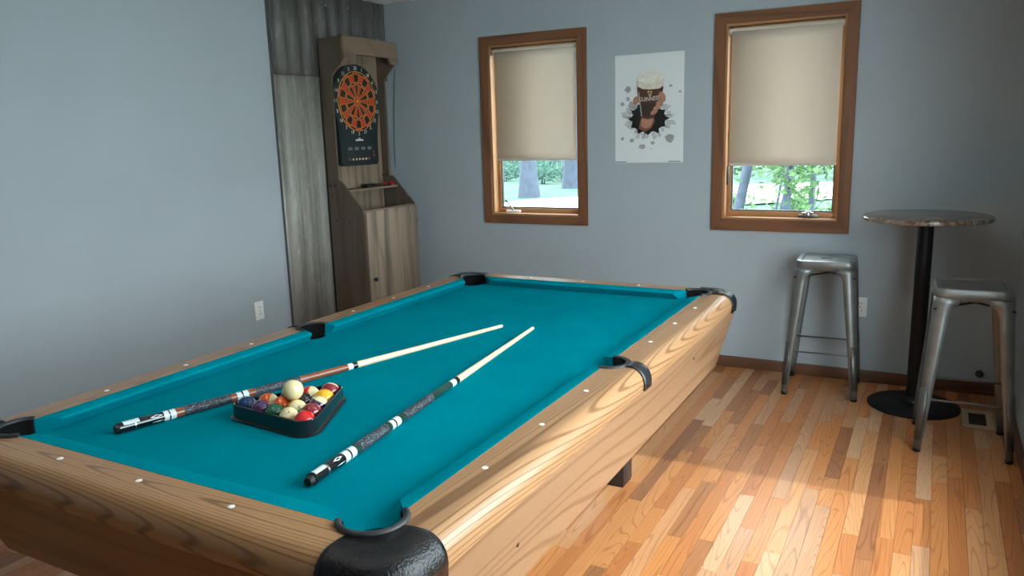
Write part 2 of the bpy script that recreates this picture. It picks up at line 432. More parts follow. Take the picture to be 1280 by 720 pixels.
# windows in the back wall
OUT = [(0.8206, 1.6065), (2.4226, 3.2021)]
ZB, ZT = 0.8575, 2.118
M_seal = plain('grey_window_seal', (0.10, 0.11, 0.11), 0.6)
for i in range(2):
    x0, x1, z0, z1 = WIN[i]; ox0, ox1 = OUT[i]
    root = bpy.data.objects.new('window_%d' % (i + 1), None); C.objects.link(root); root.location = ((x0 + x1) / 2, 0, z0); struct(root)
    d = -0.019
    # mitred casing, four boards
    def cas(name, q, mt):
        bm = bmesh.new()
        A = [bm.verts.new((p[0], -0.0005, p[1])) for p in q]; B = [bm.verts.new((p[0], d, p[1])) for p in q]
        bm.faces.new(A); bm.faces.new(B[::-1])
        for k in range(4): bm.faces.new((A[k], A[(k + 1) % 4], B[(k + 1) % 4], B[k]))
        bmesh.ops.bevel(bm, geom=[e for e in bm.edges if all(abs(v.co.y - d) < 1e-6 for v in e.verts)], offset=0.003, segments=2, affect='EDGES')
        auto_smooth(from_bm(name, bm, mt, root))
    cas('casing_board', [(ox0, ZB), (ox1, ZB), (x1, z0), (x0, z0)], M_trim)
    cas('casing_board', [(ox0, ZT), (x0, z1), (x1, z1), (ox1, ZT)], M_trim)
    cas('casing_board', [(ox0, ZB), (x0, z0), (x0, z1), (ox0, ZT)], M_trim_v)
    cas('casing_board', [(ox1, ZB), (ox1, ZT), (x1, z1), (x1, z0)], M_trim_v)
    j = 0.012
    box('jamb', (x0, -0.002, z0), (x0 + j, T, z1), M_jamb, root)
    box('jamb', (x1 - j, -0.002, z0), (x1, T, z1), M_jamb, root)
    box('head_jamb', (x0 + j, -0.002, z1 - j), (x1 - j, T, z1), M_jambh, root)
    box('sill', (x0 + j, -0.004, z0), (x1 - j, T, z0 + j), M_jambh, root, bev=0.002)
    # sash
    sx0, sx1, sz0, sz1 = x0 + j, x1 - j, z0 + j, z1 - j
    ya, yb = 0.062, 0.10; sw = 0.030
    sash = box('sash', (sx0, ya, sz0), (sx1, yb, sz0 + sw), M_jambh, root, bev=0.002)
    box('sash_rail', (sx0, ya, sz1 - sw), (sx1, yb, sz1), M_jambh, root, bev=0.002)
    box('sash_stile', (sx0, ya, sz0 + sw), (sx0 + sw * 0.7, yb, sz1 - sw), M_jamb, root, bev=0.002)
    box('sash_stile', (sx1 - sw * 0.7, ya, sz0 + sw), (sx1, yb, sz1 - sw), M_jamb, root, bev=0.002)
    g0, g1, h0, h1 = sx0 + sw * 0.7, sx1 - sw * 0.7, sz0 + sw, sz1 - sw
    bm = bmesh.new(); e = 0.009
    bm_box(bm, (g0, 0.072, h0), (g1, 0.09, h0 + e)); bm_box(bm, (g0, 0.072, h1 - e), (g1, 0.09, h1))
    bm_box(bm, (g0, 0.072, h0 + e), (g0 + e, 0.09, h1 - e)); bm_box(bm, (g1 - e, 0.072, h0 + e), (g1, 0.09, h1 - e))
    from_bm('glazing_seal', bm, M_seal, root)
    box('glass_pane', (g0 + e, 0.080, h0 + e), (g1 - e, 0.084, h1 - e), M_glass, root)
    # crank on the sill / sash
    cxk = x0 + 0.135 if i == 0 else x1 - 0.165
    mk = M_plate if i == 0 else M_steel_d
    ck = box('crank_body', (cxk - 0.055, 0.035, sz0 + 0.0), (cxk + 0.055, 0.061, sz0 + 0.018), mk, root, bev=0.005)
    if i == 0:
        tube('crank_arm', [(cxk, 0.045, sz0 + 0.016), (cxk - 0.008, 0.035, sz0 + 0.035), (cxk - 0.022, 0.024, sz0 + 0.06), (cxk - 0.034, 0.018, sz0 + 0.082)], [0.008, 0.006, 0.005, 0.005], M_steel, ck, n=10)
        tube('crank_knob', [(cxk - 0.034, 0.018, sz0 + 0.080), (cxk - 0.042, 0.010, sz0 + 0.090)], 0.007, M_steel_d, ck, n=10)
    else:
        tube('crank_arm', [(cxk - 0.035, 0.045, sz0 + 0.026), (cxk + 0.01, 0.042, sz0 + 0.027), (cxk + 0.03, 0.04, sz0 + 0.03)], [0.005, 0.006, 0.005], M_chrome, ck, n=10)
        lathe('crank_knob', [(0, 0.016), (0.017, 0.016), (0.017, 0.034), (0.012, 0.04), (0, 0.04)], M_chrome, ck, c=(cxk, 0.045, sz0), n=16)
        box('sash_lock', (sx0 + 0.0, 0.040, sz0 + 0.19), (sx0 + 0.012, 0.061, sz0 + 0.30), M_steel_d, root, bev=0.003)
    portal(((x0 + x1) / 2, 0.13, z0 + 0.2), (rad(-90), 0, 0), x1 - x0, 0.4)

# roller shades hang in the windows: things of their own
SH = [(0.905, 1.5325, 2.018, 1.293, 'beige roller shade pulled down in window between dartboard cabinet and beer poster'),
      (2.500, 3.125, 2.018, 1.249, 'beige roller shade pulled down in window beside the round bar table')]
for x0, x1, zt, zb, lab in SH:
    t = thing('roller_shade', lab, 'window shade', ((x0 + x1) / 2, 0.03, zt))
    tube('roller_tube', [(x0, 0.032, zt), (x1, 0.032, zt)], 0.020, M_shade, t, n=20)
    for xx in (x0 - 0.006, x1):
        box('end_bracket', (xx, 0.014, zt - 0.02), (xx + 0.006, 0.05, zt + 0.026), M_steel_d, t, bev=0.001)
    xa, xb = x0 + 0.016, x1 - 0.010
    vs, fs = [], []
    nz_ = 14
    for k in range(nz_ + 1):
        z = zt - 0.004 + (zb - zt) * k / nz_
        for xx in (xa, xb):
            vs.append((xx, 0.013 + 0.0015 * math.sin(k * 0.9), z))
    for k in range(nz_): fs.append((2 * k, 2 * k + 1, 2 * k + 3, 2 * k + 2))
    f = from_py('shade_fabric', vs, fs, M_shade, t, True)
    md = f.modifiers.new('thick', 'SOLIDIFY'); md.thickness = 0.0006
    box('hem_bar', (xa, 0.009, zb - 0.006), (xb, 0.018, zb + 0.012), M_shade, t, bev=0.003)

# the large window in the right wall that lights the room (outside the frame)
root = bpy.data.objects.new('window_3', None); C.objects.link(root); root.location = (RX, (W3[0] + W3[1]) / 2, W3[2]); struct(root)
y0, y1, z0, z1 = W3
cw = 0.06
box('casing_board', (RX - 0.019, y0 - cw, z0 - cw), (RX - 0.0005, y1 + cw, z0), M_basey, root, bev=0.003)
box('casing_board', (RX - 0.019, y0 - cw, z1), (RX - 0.0005, y1 + cw, z1 + cw), M_basey, root, bev=0.003)
box('casing_board', (RX - 0.019, y0 - cw, z0), (RX - 0.0005, y0, z1), M_trim_v, root, bev=0.003)
box('casing_board', (RX - 0.019, y1, z0), (RX - 0.0005, y1 + cw, z1), M_trim_v, root, bev=0.003)
box('glass_pane', (RX + 0.07, y0, z0), (RX + 0.074, y1, z1), M_glass, root)

# ------------------------------------------------------------------ pool table
CX, CY = 2.154, -2.576
HA, HB = 0.559, 1.1176      # half playing field
H = 0.762                   # rail top
BED = 0.725
tbl = thing('pool_table', 'oak pool table with teal felt and black corner pockets', 'pool table', (CX, CY, 0))
# bed cloth with pocket bites
CC = (HA + 0.008, HB + 0.008); CRI = 0.058
SCX = HA + 0.046; SRI = 0.054
def arc(c, r, a0, a1, n): return [(c[0] + r * math.cos(a0 + (a1 - a0) * k / n), c[1] + r * math.sin(a0 + (a1 - a0) * k / n)) for k in range(n + 1)]
def bed_outline():
    ex, ey = HA + 0.044, HB + 0.046
    # the hole in the cloth lies a little further out than the rubber lip
    cc = (HA + 0.022, HB + 0.022); r = 0.052
    pts = []
    quarter = []
    # right edge upward from (ex,0 side pocket) to the corner, then top edge; build q1 and mirror
    sr = 0.050; sc = HA + 0.058
    dy = math.sqrt(max(sr * sr - (ex - sc) ** 2, 0))
    a = math.atan2(dy, ex - sc)
    side = arc((sc, 0), sr, PI, a, 8)       # from innermost point of side bite to right edge (top half)
    q = list(side)
    dyc = math.sqrt(r * r - (ex - cc[0]) ** 2); a0 = math.atan2(-dyc, ex - cc[0])
    dxc = math.sqrt(r * r - (ey - cc[1]) ** 2); a1 = math.atan2(ey - cc[1], -dxc)
    a1 -= 2 * PI
    q += arc(cc, r, a0, a1, 14)             # bite goes round the inner side of the corner
    # q now runs innermost side point -> right edge -> corner bite -> top edge
    full = list(q)
    full += [(-x, y) for x, y in q[::-1]]
    full += [(-x, -y) for x, y in q[1:]]
    full += [(x, -y) for x, y in q[::-1][:-1]]
    out = []
    for p in full:
        if not out or (abs(p[0] - out[-1][0]) + abs(p[1] - out[-1][1])) > 1e-6: out.append(p)
    return out
ol = [(x + CX, y + CY) for x, y in bed_outline()]
prism('bed_cloth', ol, 2, BED - 0.022, BED, M_felt, tbl)

def rail_profile(ui, lip):
    # (offset from centre line, z); ui = inner edge, lip = half field
    o = lip
    p = [(ui, 0.700), (ui, H)]
    p.append((o + 0.126, H))
    for k in range(1, 9):
        a = PI / 2 * k / 8
        p.append((o + 0.126 + 0.043 * math.sin(a), H - 0.050 + 0.050 * math.cos(a)))
    p.append((o + 0.166, 0.692)); p.append((o + 0.13, 0.690))
    p.append((max(ui, o + 0.05), 0.690))
    return p
def long_inner(wv):
    ui = HA + 0.044
    if abs(wv) < SRI + 0.006:
        r = SRI + 0.006
        ui = max(ui, SCX + math.sqrt(r * r - wv * wv))
    dw = abs(wv) - CC[1]; r = CRI + 0.007
    if abs(dw) < r: ui = max(ui, CC[0] + math.sqrt(r * r - dw * dw))
    return ui
def short_inner(uv):
    wi = HB + 0.047
    du = abs(uv) - CC[0]; r = CRI + 0.007
    if abs(du) < r: wi = max(wi, CC[1] + math.sqrt(r * r - du * du))
    return wi
def loft(name, secs, place, mt, parent, closed_caps=True):
    bm = bmesh.new()
    rs = [[bm.verts.new(place(t, a, z)) for a, z in sec] for t, sec in secs]
    n = len(rs[0])
    for A, B in zip(rs, rs[1:]):
        for k in range(n): bm.faces.new((A[k], A[(k + 1) % n], B[(k + 1) % n], B[k]))
    bm.faces.new(rs[0]); bm.faces.new(rs[-1][::-1])
    return auto_smooth(from_bm(name, bm, mt, parent), 30)
def lin(a, b, n): return [a + (b - a) * k / n for k in range(n + 1)]
RE = HB + 0.02
st = sorted(set([round(v, 5) for v in lin(-RE, -RE + 0.13, 20) + lin(-RE + 0.13, -0.062, 6) + lin(-0.062, 0.062, 26) + lin(0.062, RE - 0.13, 6) + lin(RE - 0.13, RE, 20)]))
for s in (1, -1):
    loft('long_rail', [(t, rail_profile(long_inner(t), HA)) for t in st], lambda t, a, z, s=s: (CX + s * a, CY + t, z), M_oak_y, tbl)
RE2 = HA + 0.02
st2 = sorted(set([round(v, 5) for v in lin(-RE2, -RE2 + 0.13, 20) + lin(-RE2 + 0.13, RE2 - 0.13, 6) + lin(RE2 - 0.13, RE2, 20)]))
for s in (1, -1):
    loft('short_rail', [(t, rail_profile(short_inner(t), HB)) for t in st2], lambda t, a, z, s=s: (CX + t, CY + s * a, z), M_oak_x, tbl)
# tapered aprons below the rails
AT, AB = (HA + 0.163, HB + 0.163), (0.656, 1.174)
ZA0, ZA1 = 0.43, 0.691
def apron(name, P, mt):
    bm = bmesh.new()
    vs = [bm.verts.new(p) for p in P]
    for f in ((0, 1, 2, 3), (7, 6, 5, 4), (0, 4, 5, 1), (1, 5, 6, 2), (2, 6, 7, 3), (3, 7, 4, 0)): bm.faces.new([vs[k] for k in f])
    from_bm(name, bm, mt, tbl)
th = 0.022
CB, CT = 0.020, 0.042
for s in (1, -1):
    apron('long_apron', [(CX + s * u, CY + w_, z) for u, w_, z in
        ((AB[0], -AB[1] + CB, ZA0), (AB[0], AB[1] - CB, ZA0), (AT[0], AT[1] - CT, ZA1), (AT[0], -AT[1] + CT, ZA1),
         (AB[0] - th, -AB[1] + CB, ZA0), (AB[0] - th, AB[1] - CB, ZA0), (AT[0] - th, AT[1] - CT, ZA1), (AT[0] - th, -AT[1] + CT, ZA1))], M_oak_ya)
    apron('short_apron', [(CX + u, CY + s * w_, z) for u, w_, z in
        ((-AB[0] + CB, AB[1], ZA0), (AB[0] - CB, AB[1], ZA0), (AT[0] - CT, AT[1], ZA1), (-AT[0] + CT, AT[1], ZA1),
         (-AB[0] + CB, AB[1] - th, ZA0), (AB[0] - CB, AB[1] - th, ZA0), (AT[0] - CT, AT[1] - th, ZA1), (-AT[0] + CT, AT[1] - th, ZA1))], M_oak_xa)
    for s2 in (1, -1):
        # dark moulding across the chamfered corner
        e = 0.014
        apron('corner_moulding', [(CX + s * u, CY + s2 * w_, z) for u, w_, z in
            ((AB[0] - 0.001, AB[1] - CB, ZA0), (AB[0] - CB, AB[1] - 0.001, ZA0), (AT[0] - CT, AT[1] - 0.001, ZA1), (AT[0] - 0.001, AT[1] - CT, ZA1),
             (AB[0] - e, AB[1] - CB - 0.002, ZA0), (AB[0] - CB - 0.002, AB[1] - e, ZA0), (AT[0] - CT - 0.002, AT[1] - e, ZA1), (AT[0] - e, AT[1] - CT - 0.002, ZA1))], M_black)
box('cabinet_bottom', (CX - 0.64, CY - 1.155, 0.452), (CX + 0.64, CY + 1.155, 0.468), M_leg, tbl)
box('slate_support', (CX - 0.60, CY - 1.16, 0.655), (CX + 0.60, CY + 1.16, 0.702), M_leg, tbl)
# legs
for sx in (1, -1):
    for sy in (1, -1):
        u, v = sx * 0.346, sy * 0.736
        bm = bmesh.new(); bm_box(bm, (CX + u - 0.052, CY + v - 0.052, 0.006), (CX + u + 0.052, CY + v + 0.052, 0.4535), 0.004)
        lg = auto_smooth(from_bm('leg', bm, M_leg, tbl))
        box('leg_leveller', (CX + u - 0.049, CY + v - 0.049, 0.0), (CX + u + 0.049, CY + v + 0.049, 0.007), M_rubber, lg)
# cushions
def cushion(pts_end, fixed, s, axis):
    """pts_end: ((nose0, wood0), (nose1, wood1)) along the rail"""
    nose = HA if axis == 'y' else HB
    woodu = nose + (0.0445 if axis == 'y' else 0.0475)
    wd = woodu - nose
    sec = [(0, H - 0.0075), (0.0015, H - 0.0045), (0.006, H - 0.0022), (wd, H + 0.0006), (wd, BED + 0.0005), (0.020, BED + 0.0005), (0.0035, H - 0.0135), (0.0008, H - 0.011)]
    bm = bmesh.new(); rings = []
    (n0, w0), (n1, w1) = pts_end
    for k in range(13):
        f = k / 12
        ring = []
        for d, z in sec:
            q = min(max(d / wd, 0), 1)
            a = n0 + (w0 - n0) * q; b2 = n1 + (w1 - n1) * q
            t = a + (b2 - a) * f
            p = (CX + s * (nose + d), CY + t, z) if axis == 'y' else (CX + t, CY + s * (nose + d), z)
            ring.append(bm.verts.new(p))
        rings.append(ring)
    n = len(sec)
    for A, B in zip(rings, rings[1:]):
        for k in range(n): bm.faces.new((A[k], A[(k + 1) % n], B[(k + 1) % n], B[k]))
    bm.faces.new(rings[0]); bm.faces.new(rings[-1][::-1])
    auto_smooth(from_bm('cushion', bm, M_felt, tbl), 40)
for s in (1, -1):
    cushion(((-HB + 0.088, -HB + 0.040), (-0.064, -0.052)), None, s, 'y')
    cushion(((0.064, 0.052), (HB - 0.088, HB - 0.040)), None, s, 'y')
    cushion(((-HA + 0.090, -HA + 0.040), (HA - 0.090, HA - 0.040)), None, s, 'x')
# pockets
def mir(sx, sy): return lambda p: (CX + sx * p[0], CY + sy * p[1], p[2])
for sx in (1, -1):
    for sy in (1, -1):
        mf = mir(sx, sy)
        pk_bm = bmesh.new()
        # liner wall
        A = arc(CC, CRI, rad(-54), rad(144), 26)
        r0 = [pk_bm.verts.new(mf((p[0], p[1], H + 0.001))) for p in A]
        r1 = [pk_bm.verts.new(mf((CC[0] + 0.006 + (p[0] - CC[0]) * 0.92, CC[1] + 0.006 + (p[1] - CC[1]) * 0.92, 0.62))) for p in A]
        for k in range(26): pk_bm.faces.new((r0[k], r0[k + 1], r1[k + 1], r1[k]))
        pk_bm.faces.new(r1)
        pk = from_bm('corner_pocket', pk_bm, M_pocket, tbl, True)
        md = pk.modifiers.new('thick', 'SOLIDIFY'); md.thickness = 0.003
        A = arc(CC, CRI + 0.007, rad(-52), rad(142), 28)
        tube('pocket_lip', [mf((p[0], p[1], H + 0.0015)) for p in A], 0.0075, M_rubber, pk, n=10)
        # moulded casting over the corner
        pv = (HA + 0.070, HB + 0.070); R = 0.104
        outer, nrm = [], []
        for k in range(7): outer.append((HA + 0.174, HB + 0.004 + (0.066) * k / 6)); nrm.append((1, 0))
        for k in range(1, 17):
            a = PI / 2 * k / 16; outer.append((pv[0] + R * math.cos(a), pv[1] + R * math.sin(a))); nrm.append((math.cos(a), math.sin(a)))
        for k in range(1, 7): outer.append((HA + 0.070 - 0.066 * k / 6, HB + 0.174)); nrm.append((0, 1))
        nO = len(outer)
        bm = bmesh.new(); cols = []
        for k, (p, n_) in enumerate(zip(outer, nrm)):
            a = rad(-2) + rad(94) * k / (nO - 1)
            ip = (CC[0] + 0.070 * math.cos(a), CC[1] + 0.070 * math.sin(a))
            top = (p[0] - n_[0] * 0.048, p[1] - n_[1] * 0.048)
            col = [(ip[0], ip[1], H + 0.003), ((ip[0] + top[0]) / 2, (ip[1] + top[1]) / 2, H + 0.005), (top[0], top[1], H + 0.004)]
            for q in range(1, 8):
                b_ = PI / 2 * q / 7
                col.append((top[0] + n_[0] * 0.048 * math.sin(b_), top[1] + n_[1] * 0.048 * math.sin(b_), H + 0.004 - 0.054 + 0.054 * math.cos(b_)))
            col.append((p[0] - n_[0] * 0.002, p[1] - n_[1] * 0.002, 0.683))
            cols.append([bm.verts.new(mf(v)) for v in col])
        for A_, B_ in zip(cols, cols[1:]):
            for q in range(len(A_) - 1): bm.faces.new((A_[q], A_[q + 1], B_[q + 1], B_[q]))
        cp = auto_smooth(from_bm('corner_casting', bm, M_cast, pk), 40)
        md = cp.modifiers.new('thick', 'SOLIDIFY'); md.thickness = 0.004; md.offset = -1
    # side pocket
    mf = mir(sx, 1)
    bm = bmesh.new()
    A = arc((SCX, 0), SRI, rad(-98), rad(98), 24)
    r0 = [bm.verts.new(mf((p[0], p[1], H + 0.001))) for p in A]
    r1 = [bm.verts.new(mf((SCX + 0.008 + (p[0] - SCX) * 0.9, p[1] * 0.9, 0.62))) for p in A]
    for k in range(24): bm.faces.new((r0[k], r0[k + 1], r1[k + 1], r1[k]))
    bm.faces.new(r1)
    pk = from_bm('side_pocket', bm, M_pocket, tbl, True)
    md = pk.modifiers.new('thick', 'SOLIDIFY'); md.thickness = 0.003
    # flat moulded lip
    bm = bmesh.new(); rows = []
    for k in range(25):
        a = rad(-96) + rad(192) * k / 24
        c_, s_ = math.cos(a), math.sin(a)
        rows.append([bm.verts.new(mf((SCX + r * c_, r * s_, z))) for r, z in ((SRI - 0.001, H - 0.004), (SRI - 0.001, H + 0.004), (SRI + 0.003, H + 0.006), (SRI + 0.013, H + 0.005), (SRI + 0.016, H + 0.0005))])
    for A_, B_ in zip(rows, rows[1:]):
        for q in range(4): bm.faces.new((A_[q], A_[q + 1], B_[q + 1], B_[q]))
    auto_smooth(from_bm('pocket_lip', bm, M_rubber, pk), 40)
    # strap curling over the rail
    bm = bmesh.new(); rows = []
    sp = [(SCX + SRI + 0.012, H + 0.003), (HA + 0.126, H + 0.003)]
    for k in range(1, 9):
        a = PI / 2 * k / 8
        sp.append((HA + 0.126 + 0.047 * math.sin(a), H - 0.050 + 0.053 * math.cos(a)))
    sp.append((HA + 0.172, 0.694))
    for i_, (u, z) in enumerate(sp):
        hw = 0.031 if i_ > 0 else 0.028
        rows.append([bm.verts.new(mf((u, t, z))) for t in (-hw, -hw * 0.5, 0, hw * 0.5, hw)])
    for A_, B_ in zip(rows, rows[1:]):
        for q in range(4): bm.faces.new((A_[q], A_[q + 1], B_[q + 1], B_[q]))
    sp_o = auto_smooth(from_bm('pocket_strap', bm, M_black, pk), 60)
    md = sp_o.modifiers.new('thick', 'SOLIDIFY'); md.thickness = 0.003; md.offset = 0
# sights
DS = 0.2794
sm = None
def sight(u, v):
    global sm
    if sm is None:
        o = lathe('sight', [(0, 0), (0.0072, 0.0), (0.0072, 0.0012), (0.006, 0.0018), (0, 0.0018)], M_white, tbl, n=16); sm = o.data
    else:
        o = bpy.data.objects.new('sight', sm); C.objects.link(o); o.parent = tbl
    o.location = (u, v, H - 0.0003)
for s in (1, -1):
    for k in (1, 2, 3, 5, 6, 7): sight(s * (HA + 0.0867), -HB + k * DS)
    for k in (1, 2, 3): sight(-HA + k * DS, s * (HB + 0.0894))
# bolt holes in the aprons
def lerp(a, b, f): return a + (b - a) * f
for wv, f in ((-0.78, 0.5), (0.62, 0.72), (-1.12, 0.45)):
    z = lerp(ZA0, ZA1, f); u = lerp(AB[0], AT[0], f)
    tube('bolt_cap', [(CX + u - 0.004, CY + wv, z), (CX + u + 0.0012, CY + wv, z - 0.0004)], 0.0055, M_black, tbl, n=12)
for uv, f in ((-0.56, 0.7), (0.5, 0.7)):
    z = lerp(ZA0, ZA1, f); v = lerp(AB[1], AT[1], f)
    tube('bolt_cap', [(CX + uv, CY - v + 0.004, z), (CX + uv, CY - v - 0.0012, z - 0.0004)], 0.0065, M_black, tbl, n=12)

# ------------------------------------------------------------------ cues
M_shaft = plain('pale_maple_shaft', (0.72, 0.64, 0.43), 0.3, coat=0.3, noise=0.03)
M_brownsleeve = wood('reddish_cue_wood', (0.24, 0.075, 0.035), (0.14, 0.04, 0.02), 2, freq=30, fs=(60, 6), rough=0.25, coat=0.5)
M_greensleeve = plain('dark_green_cue_wood', (0.012, 0.045, 0.035), 0.25, coat=0.5, noise=0.5, scale=40)
M_blackgloss = plain('gloss_black_lacquer', (0.006, 0.006, 0.007), 0.15, coat=0.6)
M_ringw = plain('pale_blue_white_ring', (0.62, 0.72, 0.75), 0.25, coat=0.4)
M_bumper = plain('rubber_bumper', (0.008, 0.008, 0.009), 0.6)
M_ferrule = plain('cream_ferrule', (0.76, 0.70, 0.52), 0.3, coat=0.3, noise=0.02)
M_tip = plain('cue_tip_leather', (0.55, 0.56, 0.5), 0.7)
def wrap_mat():
    m, nt, b = mat('flecked_linen_wrap')
    co = N(nt, 'ShaderNodeTexCoord')
    mp = N(nt, 'ShaderNodeMapping'); mp.inputs['Scale'].default_value = (160, 160, 60); L(nt, co.outputs['Object'], mp.inputs['Vector'])
    v = N(nt, 'ShaderNodeTexNoise'); v.inputs['Scale'].default_value = 3.0; v.inputs['Detail'].default_value = 3; L(nt, mp.outputs[0], v.inputs['Vector'])
    r = N(nt, 'ShaderNodeValToRGB'); r.color_ramp.elements[0].position = 0.53; r.color_ramp.elements[1].position = 0.66
    r.color_ramp.elements[0].color = (0.012, 0.016, 0.024, 1); r.color_ramp.elements[1].color = (0.22, 0.26, 0.30, 1)
    L(nt, v.outputs['Fac'], r.inputs['Fac']); L(nt, r.outputs['Color'], b.inputs['Base Color']); b.inputs['Roughness'].default_value = 0.6
    return m
M_wrap = wrap_mat()
def cue(label, p0, p1, segs, sleeve):
    """segs: (t0, t1, name, material). built along local +z, then laid down"""
    Lc = (Vector(p1) - Vector(p0)).length
    def rr_(t):
        if t < 0.52: return lerp(0.0148, 0.0110, t / 0.52)
        return lerp(0.0110, 0.0064, (t - 0.52) / 0.48)
    t_ = thing('pool_cue', label, 'pool cue')
    for t0, t1, nm, mt in segs:
        n_ = max(1, int((t1 - t0) * 12))
        pr = [(0, t0 * Lc)]
        for k in range(n_ + 1):
            t = t0 + (t1 - t0) * k / n_
            pr.append((rr_(t) * (1.012 if nm == 'linen_wrap' else 1), t * Lc))
        pr.append((0, t1 * Lc))
        if nm == 'bumper': pr = [(0, t0 * Lc), (rr_(0) * 0.62, t0 * Lc), (rr_(0) * 0.8, t0 * Lc + 0.004), (rr_(0) * 0.86, t1 * Lc), (0, t1 * Lc)]
        lathe(nm, pr, mt, t_, n=20)
    # decal patches of the butt
    def patch(nm, t0, t1, a0, a1, mt, dia=False):
        vs, fs = [], []
        na, nt_ = 8, 6
        for i_ in range(nt_ + 1):
            t = t0 + (t1 - t0) * i_ / nt_
            f = 1 - abs(2 * i_ / nt_ - 1) if dia else 1
            for k in range(na + 1):
                am = (a0 + a1) / 2; a = am + (a1 - a0) * (k / na - 0.5) * max(f, 0.02)
                vs.append(((rr_(t) + 0.0004) * math.cos(a), (rr_(t) + 0.0004) * math.sin(a), t * Lc))
        for i_ in range(nt_):
            for k in range(na):
                q = i_ * (na + 1) + k; fs.append((q, q + 1, q + na + 2, q + na + 1))
        from_py(nm, [(x_ * (1.01 if nm == 'diamond_centre' else 1), y_ * (1.01 if nm == 'diamond_centre' else 1), z_) for x_, y_, z_ in vs], fs, mt, t_, True)
    d = (Vector(p1) - Vector(p0))
    q = d.to_track_quat('Z', 'Y')
    # angle (about the cue) that faces the camera
    tocam = (Vector((3.618, -4.765, 1.47)) - Vector(p0))
    lc = q.inverted() @ tocam; ac = math.atan2(lc.y, lc.x)
    up = q.inverted() @ Vector((0, 0, 1)); au = math.atan2(up.y, up.x)
    dl = (au - ac + PI) % (2 * PI) - PI
    sg = 1 if dl > 0 else -1
    patch('white_label', 0.014, 0.042, ac + sg * 0.25, ac + sg * 1.5, M_ringw)
    patch('diamond_inlay', 0.060, 0.084, ac + sg * 0.05, ac + sg * 0.75, M_ringw, True)
    patch('diamond_centre', 0.066, 0.079, ac + sg * 0.22, ac + sg * 0.58, sleeve if sleeve is M_greensleeve else M_blackgloss, True)
    patch('lower_inlay', 0.062, 0.088, ac - sg * 0.70, ac - sg * 0.52, M_ringw, True)
    t_.rotation_mode = 'QUATERNION'; t_.rotation_quaternion = q; t_.location = p0
    return t_
def cuesegs(tt, sl):
    names = ['bumper', 'butt_cap', 'silver_ring', 'butt_sleeve', 'ring_band', 'ring_spacer', 'ring_band', 'wood_sleeve', 'linen_wrap', 'wood_sleeve', 'ring_band', 'ring_spacer', 'ring_band', 'wood_sleeve', 'linen_wrap', 'forearm', 'joint_ring', 'joint_collar', 'shaft', 'ferrule', 'tip']
    mats = [M_bumper, M_blackgloss, M_chrome, M_blackgloss, M_ringw, M_blackgloss, M_ringw, sl, M_wrap, sl, M_ringw, M_blackgloss, M_ringw, sl, M_wrap, sl, M_ringw, M_blackgloss, M_shaft, M_ferrule, M_tip]
    return [(tt[k], tt[k + 1], names[k], mats[k]) for k in range(21)]
T1 = [0, 0.0067, 0.0331, 0.0352, 0.0858, 0.0951, 0.0979, 0.1081, 0.1237, 0.2171, 0.2307, 0.2407, 0.2441, 0.2549, 0.2705, 0.3719, 0.4939, 0.5066, 0.5194, 0.9651, 0.9802, 0.986]
T2 = [0, 0.0100, 0.0422, 0.0463, 0.0896, 0.1033, 0.1075, 0.1212, 0.1357, 0.227, 0.2373, 0.2483, 0.2531, 0.2683, 0.2882, 0.3981, 0.482, 0.5012, 0.5163, 0.9499, 0.9739, 0.982]
cue('pool cue with reddish brown wood sleeves lying beside the ball rack', (1.767, -3.573, BED + 0.0149), (2.164, -2.165, BED + 0.0068), cuesegs(T1, M_brownsleeve), M_brownsleeve)
cue('pool cue with dark green sleeves lying toward the side pocket', (2.460, -3.599, BED + 0.0149), (2.284, -2.145, BED + 0.0068), cuesegs(T2, M_greensleeve), M_greensleeve)

# ------------------------------------------------------------------ rack and balls
BR = 0.028575
RC = Vector((2.104, -3.337, 0)); RA = rad(-5)
def rk(x, y): return (RC.x + x * math.cos(RA) - y * math.sin(RA), RC.y + x * math.sin(RA) + y * math.cos(RA))
def rtri(off, z, n=9):
    cs = [(0.1150, 0.0, -90, 30), (0.0, 0.1990, 30, 150), (-0.1150, 0.0, 150, 270)]
    out = []
    for cx_, cy_, a0, a1 in cs:
        for k in range(n):
            a = rad(a0 + (a1 - a0) * k / (n - 1)); p = rk(cx_ + off * math.cos(a), cy_ + off * math.sin(a)); out.append((p[0], p[1], z))
    return out
bm = bmesh.new()
secs = [(0.0300, 0.0), (0.0300, 0.041), (0.0312, 0.0425), (0.0345, 0.0425), (0.0360, 0.041), (0.0375, 0.007), (0.0445, 0.0045), (0.0450, 0.0)]
rings = [[bm.verts.new(v) for v in rtri(o_, BED + 0.0003 + z_)] for o_, z_ in secs]
n = len(rings[0])
for a, b_ in zip(rings, rings[1:] + rings[:1]):
    for k in range(n): bm.faces.new((a[k], a[(k + 1) % n], b_[(k + 1) % n], b_[k]))
M_rack = plain('gloss_black_rack_plastic', (0.008, 0.011, 0.014), 0.22, coat=0.3)
tag(auto_smooth(from_bm('ball_rack', bm, M_rack), 30), 'black plastic triangle rack holding fifteen billiard balls on the felt', 'ball rack')

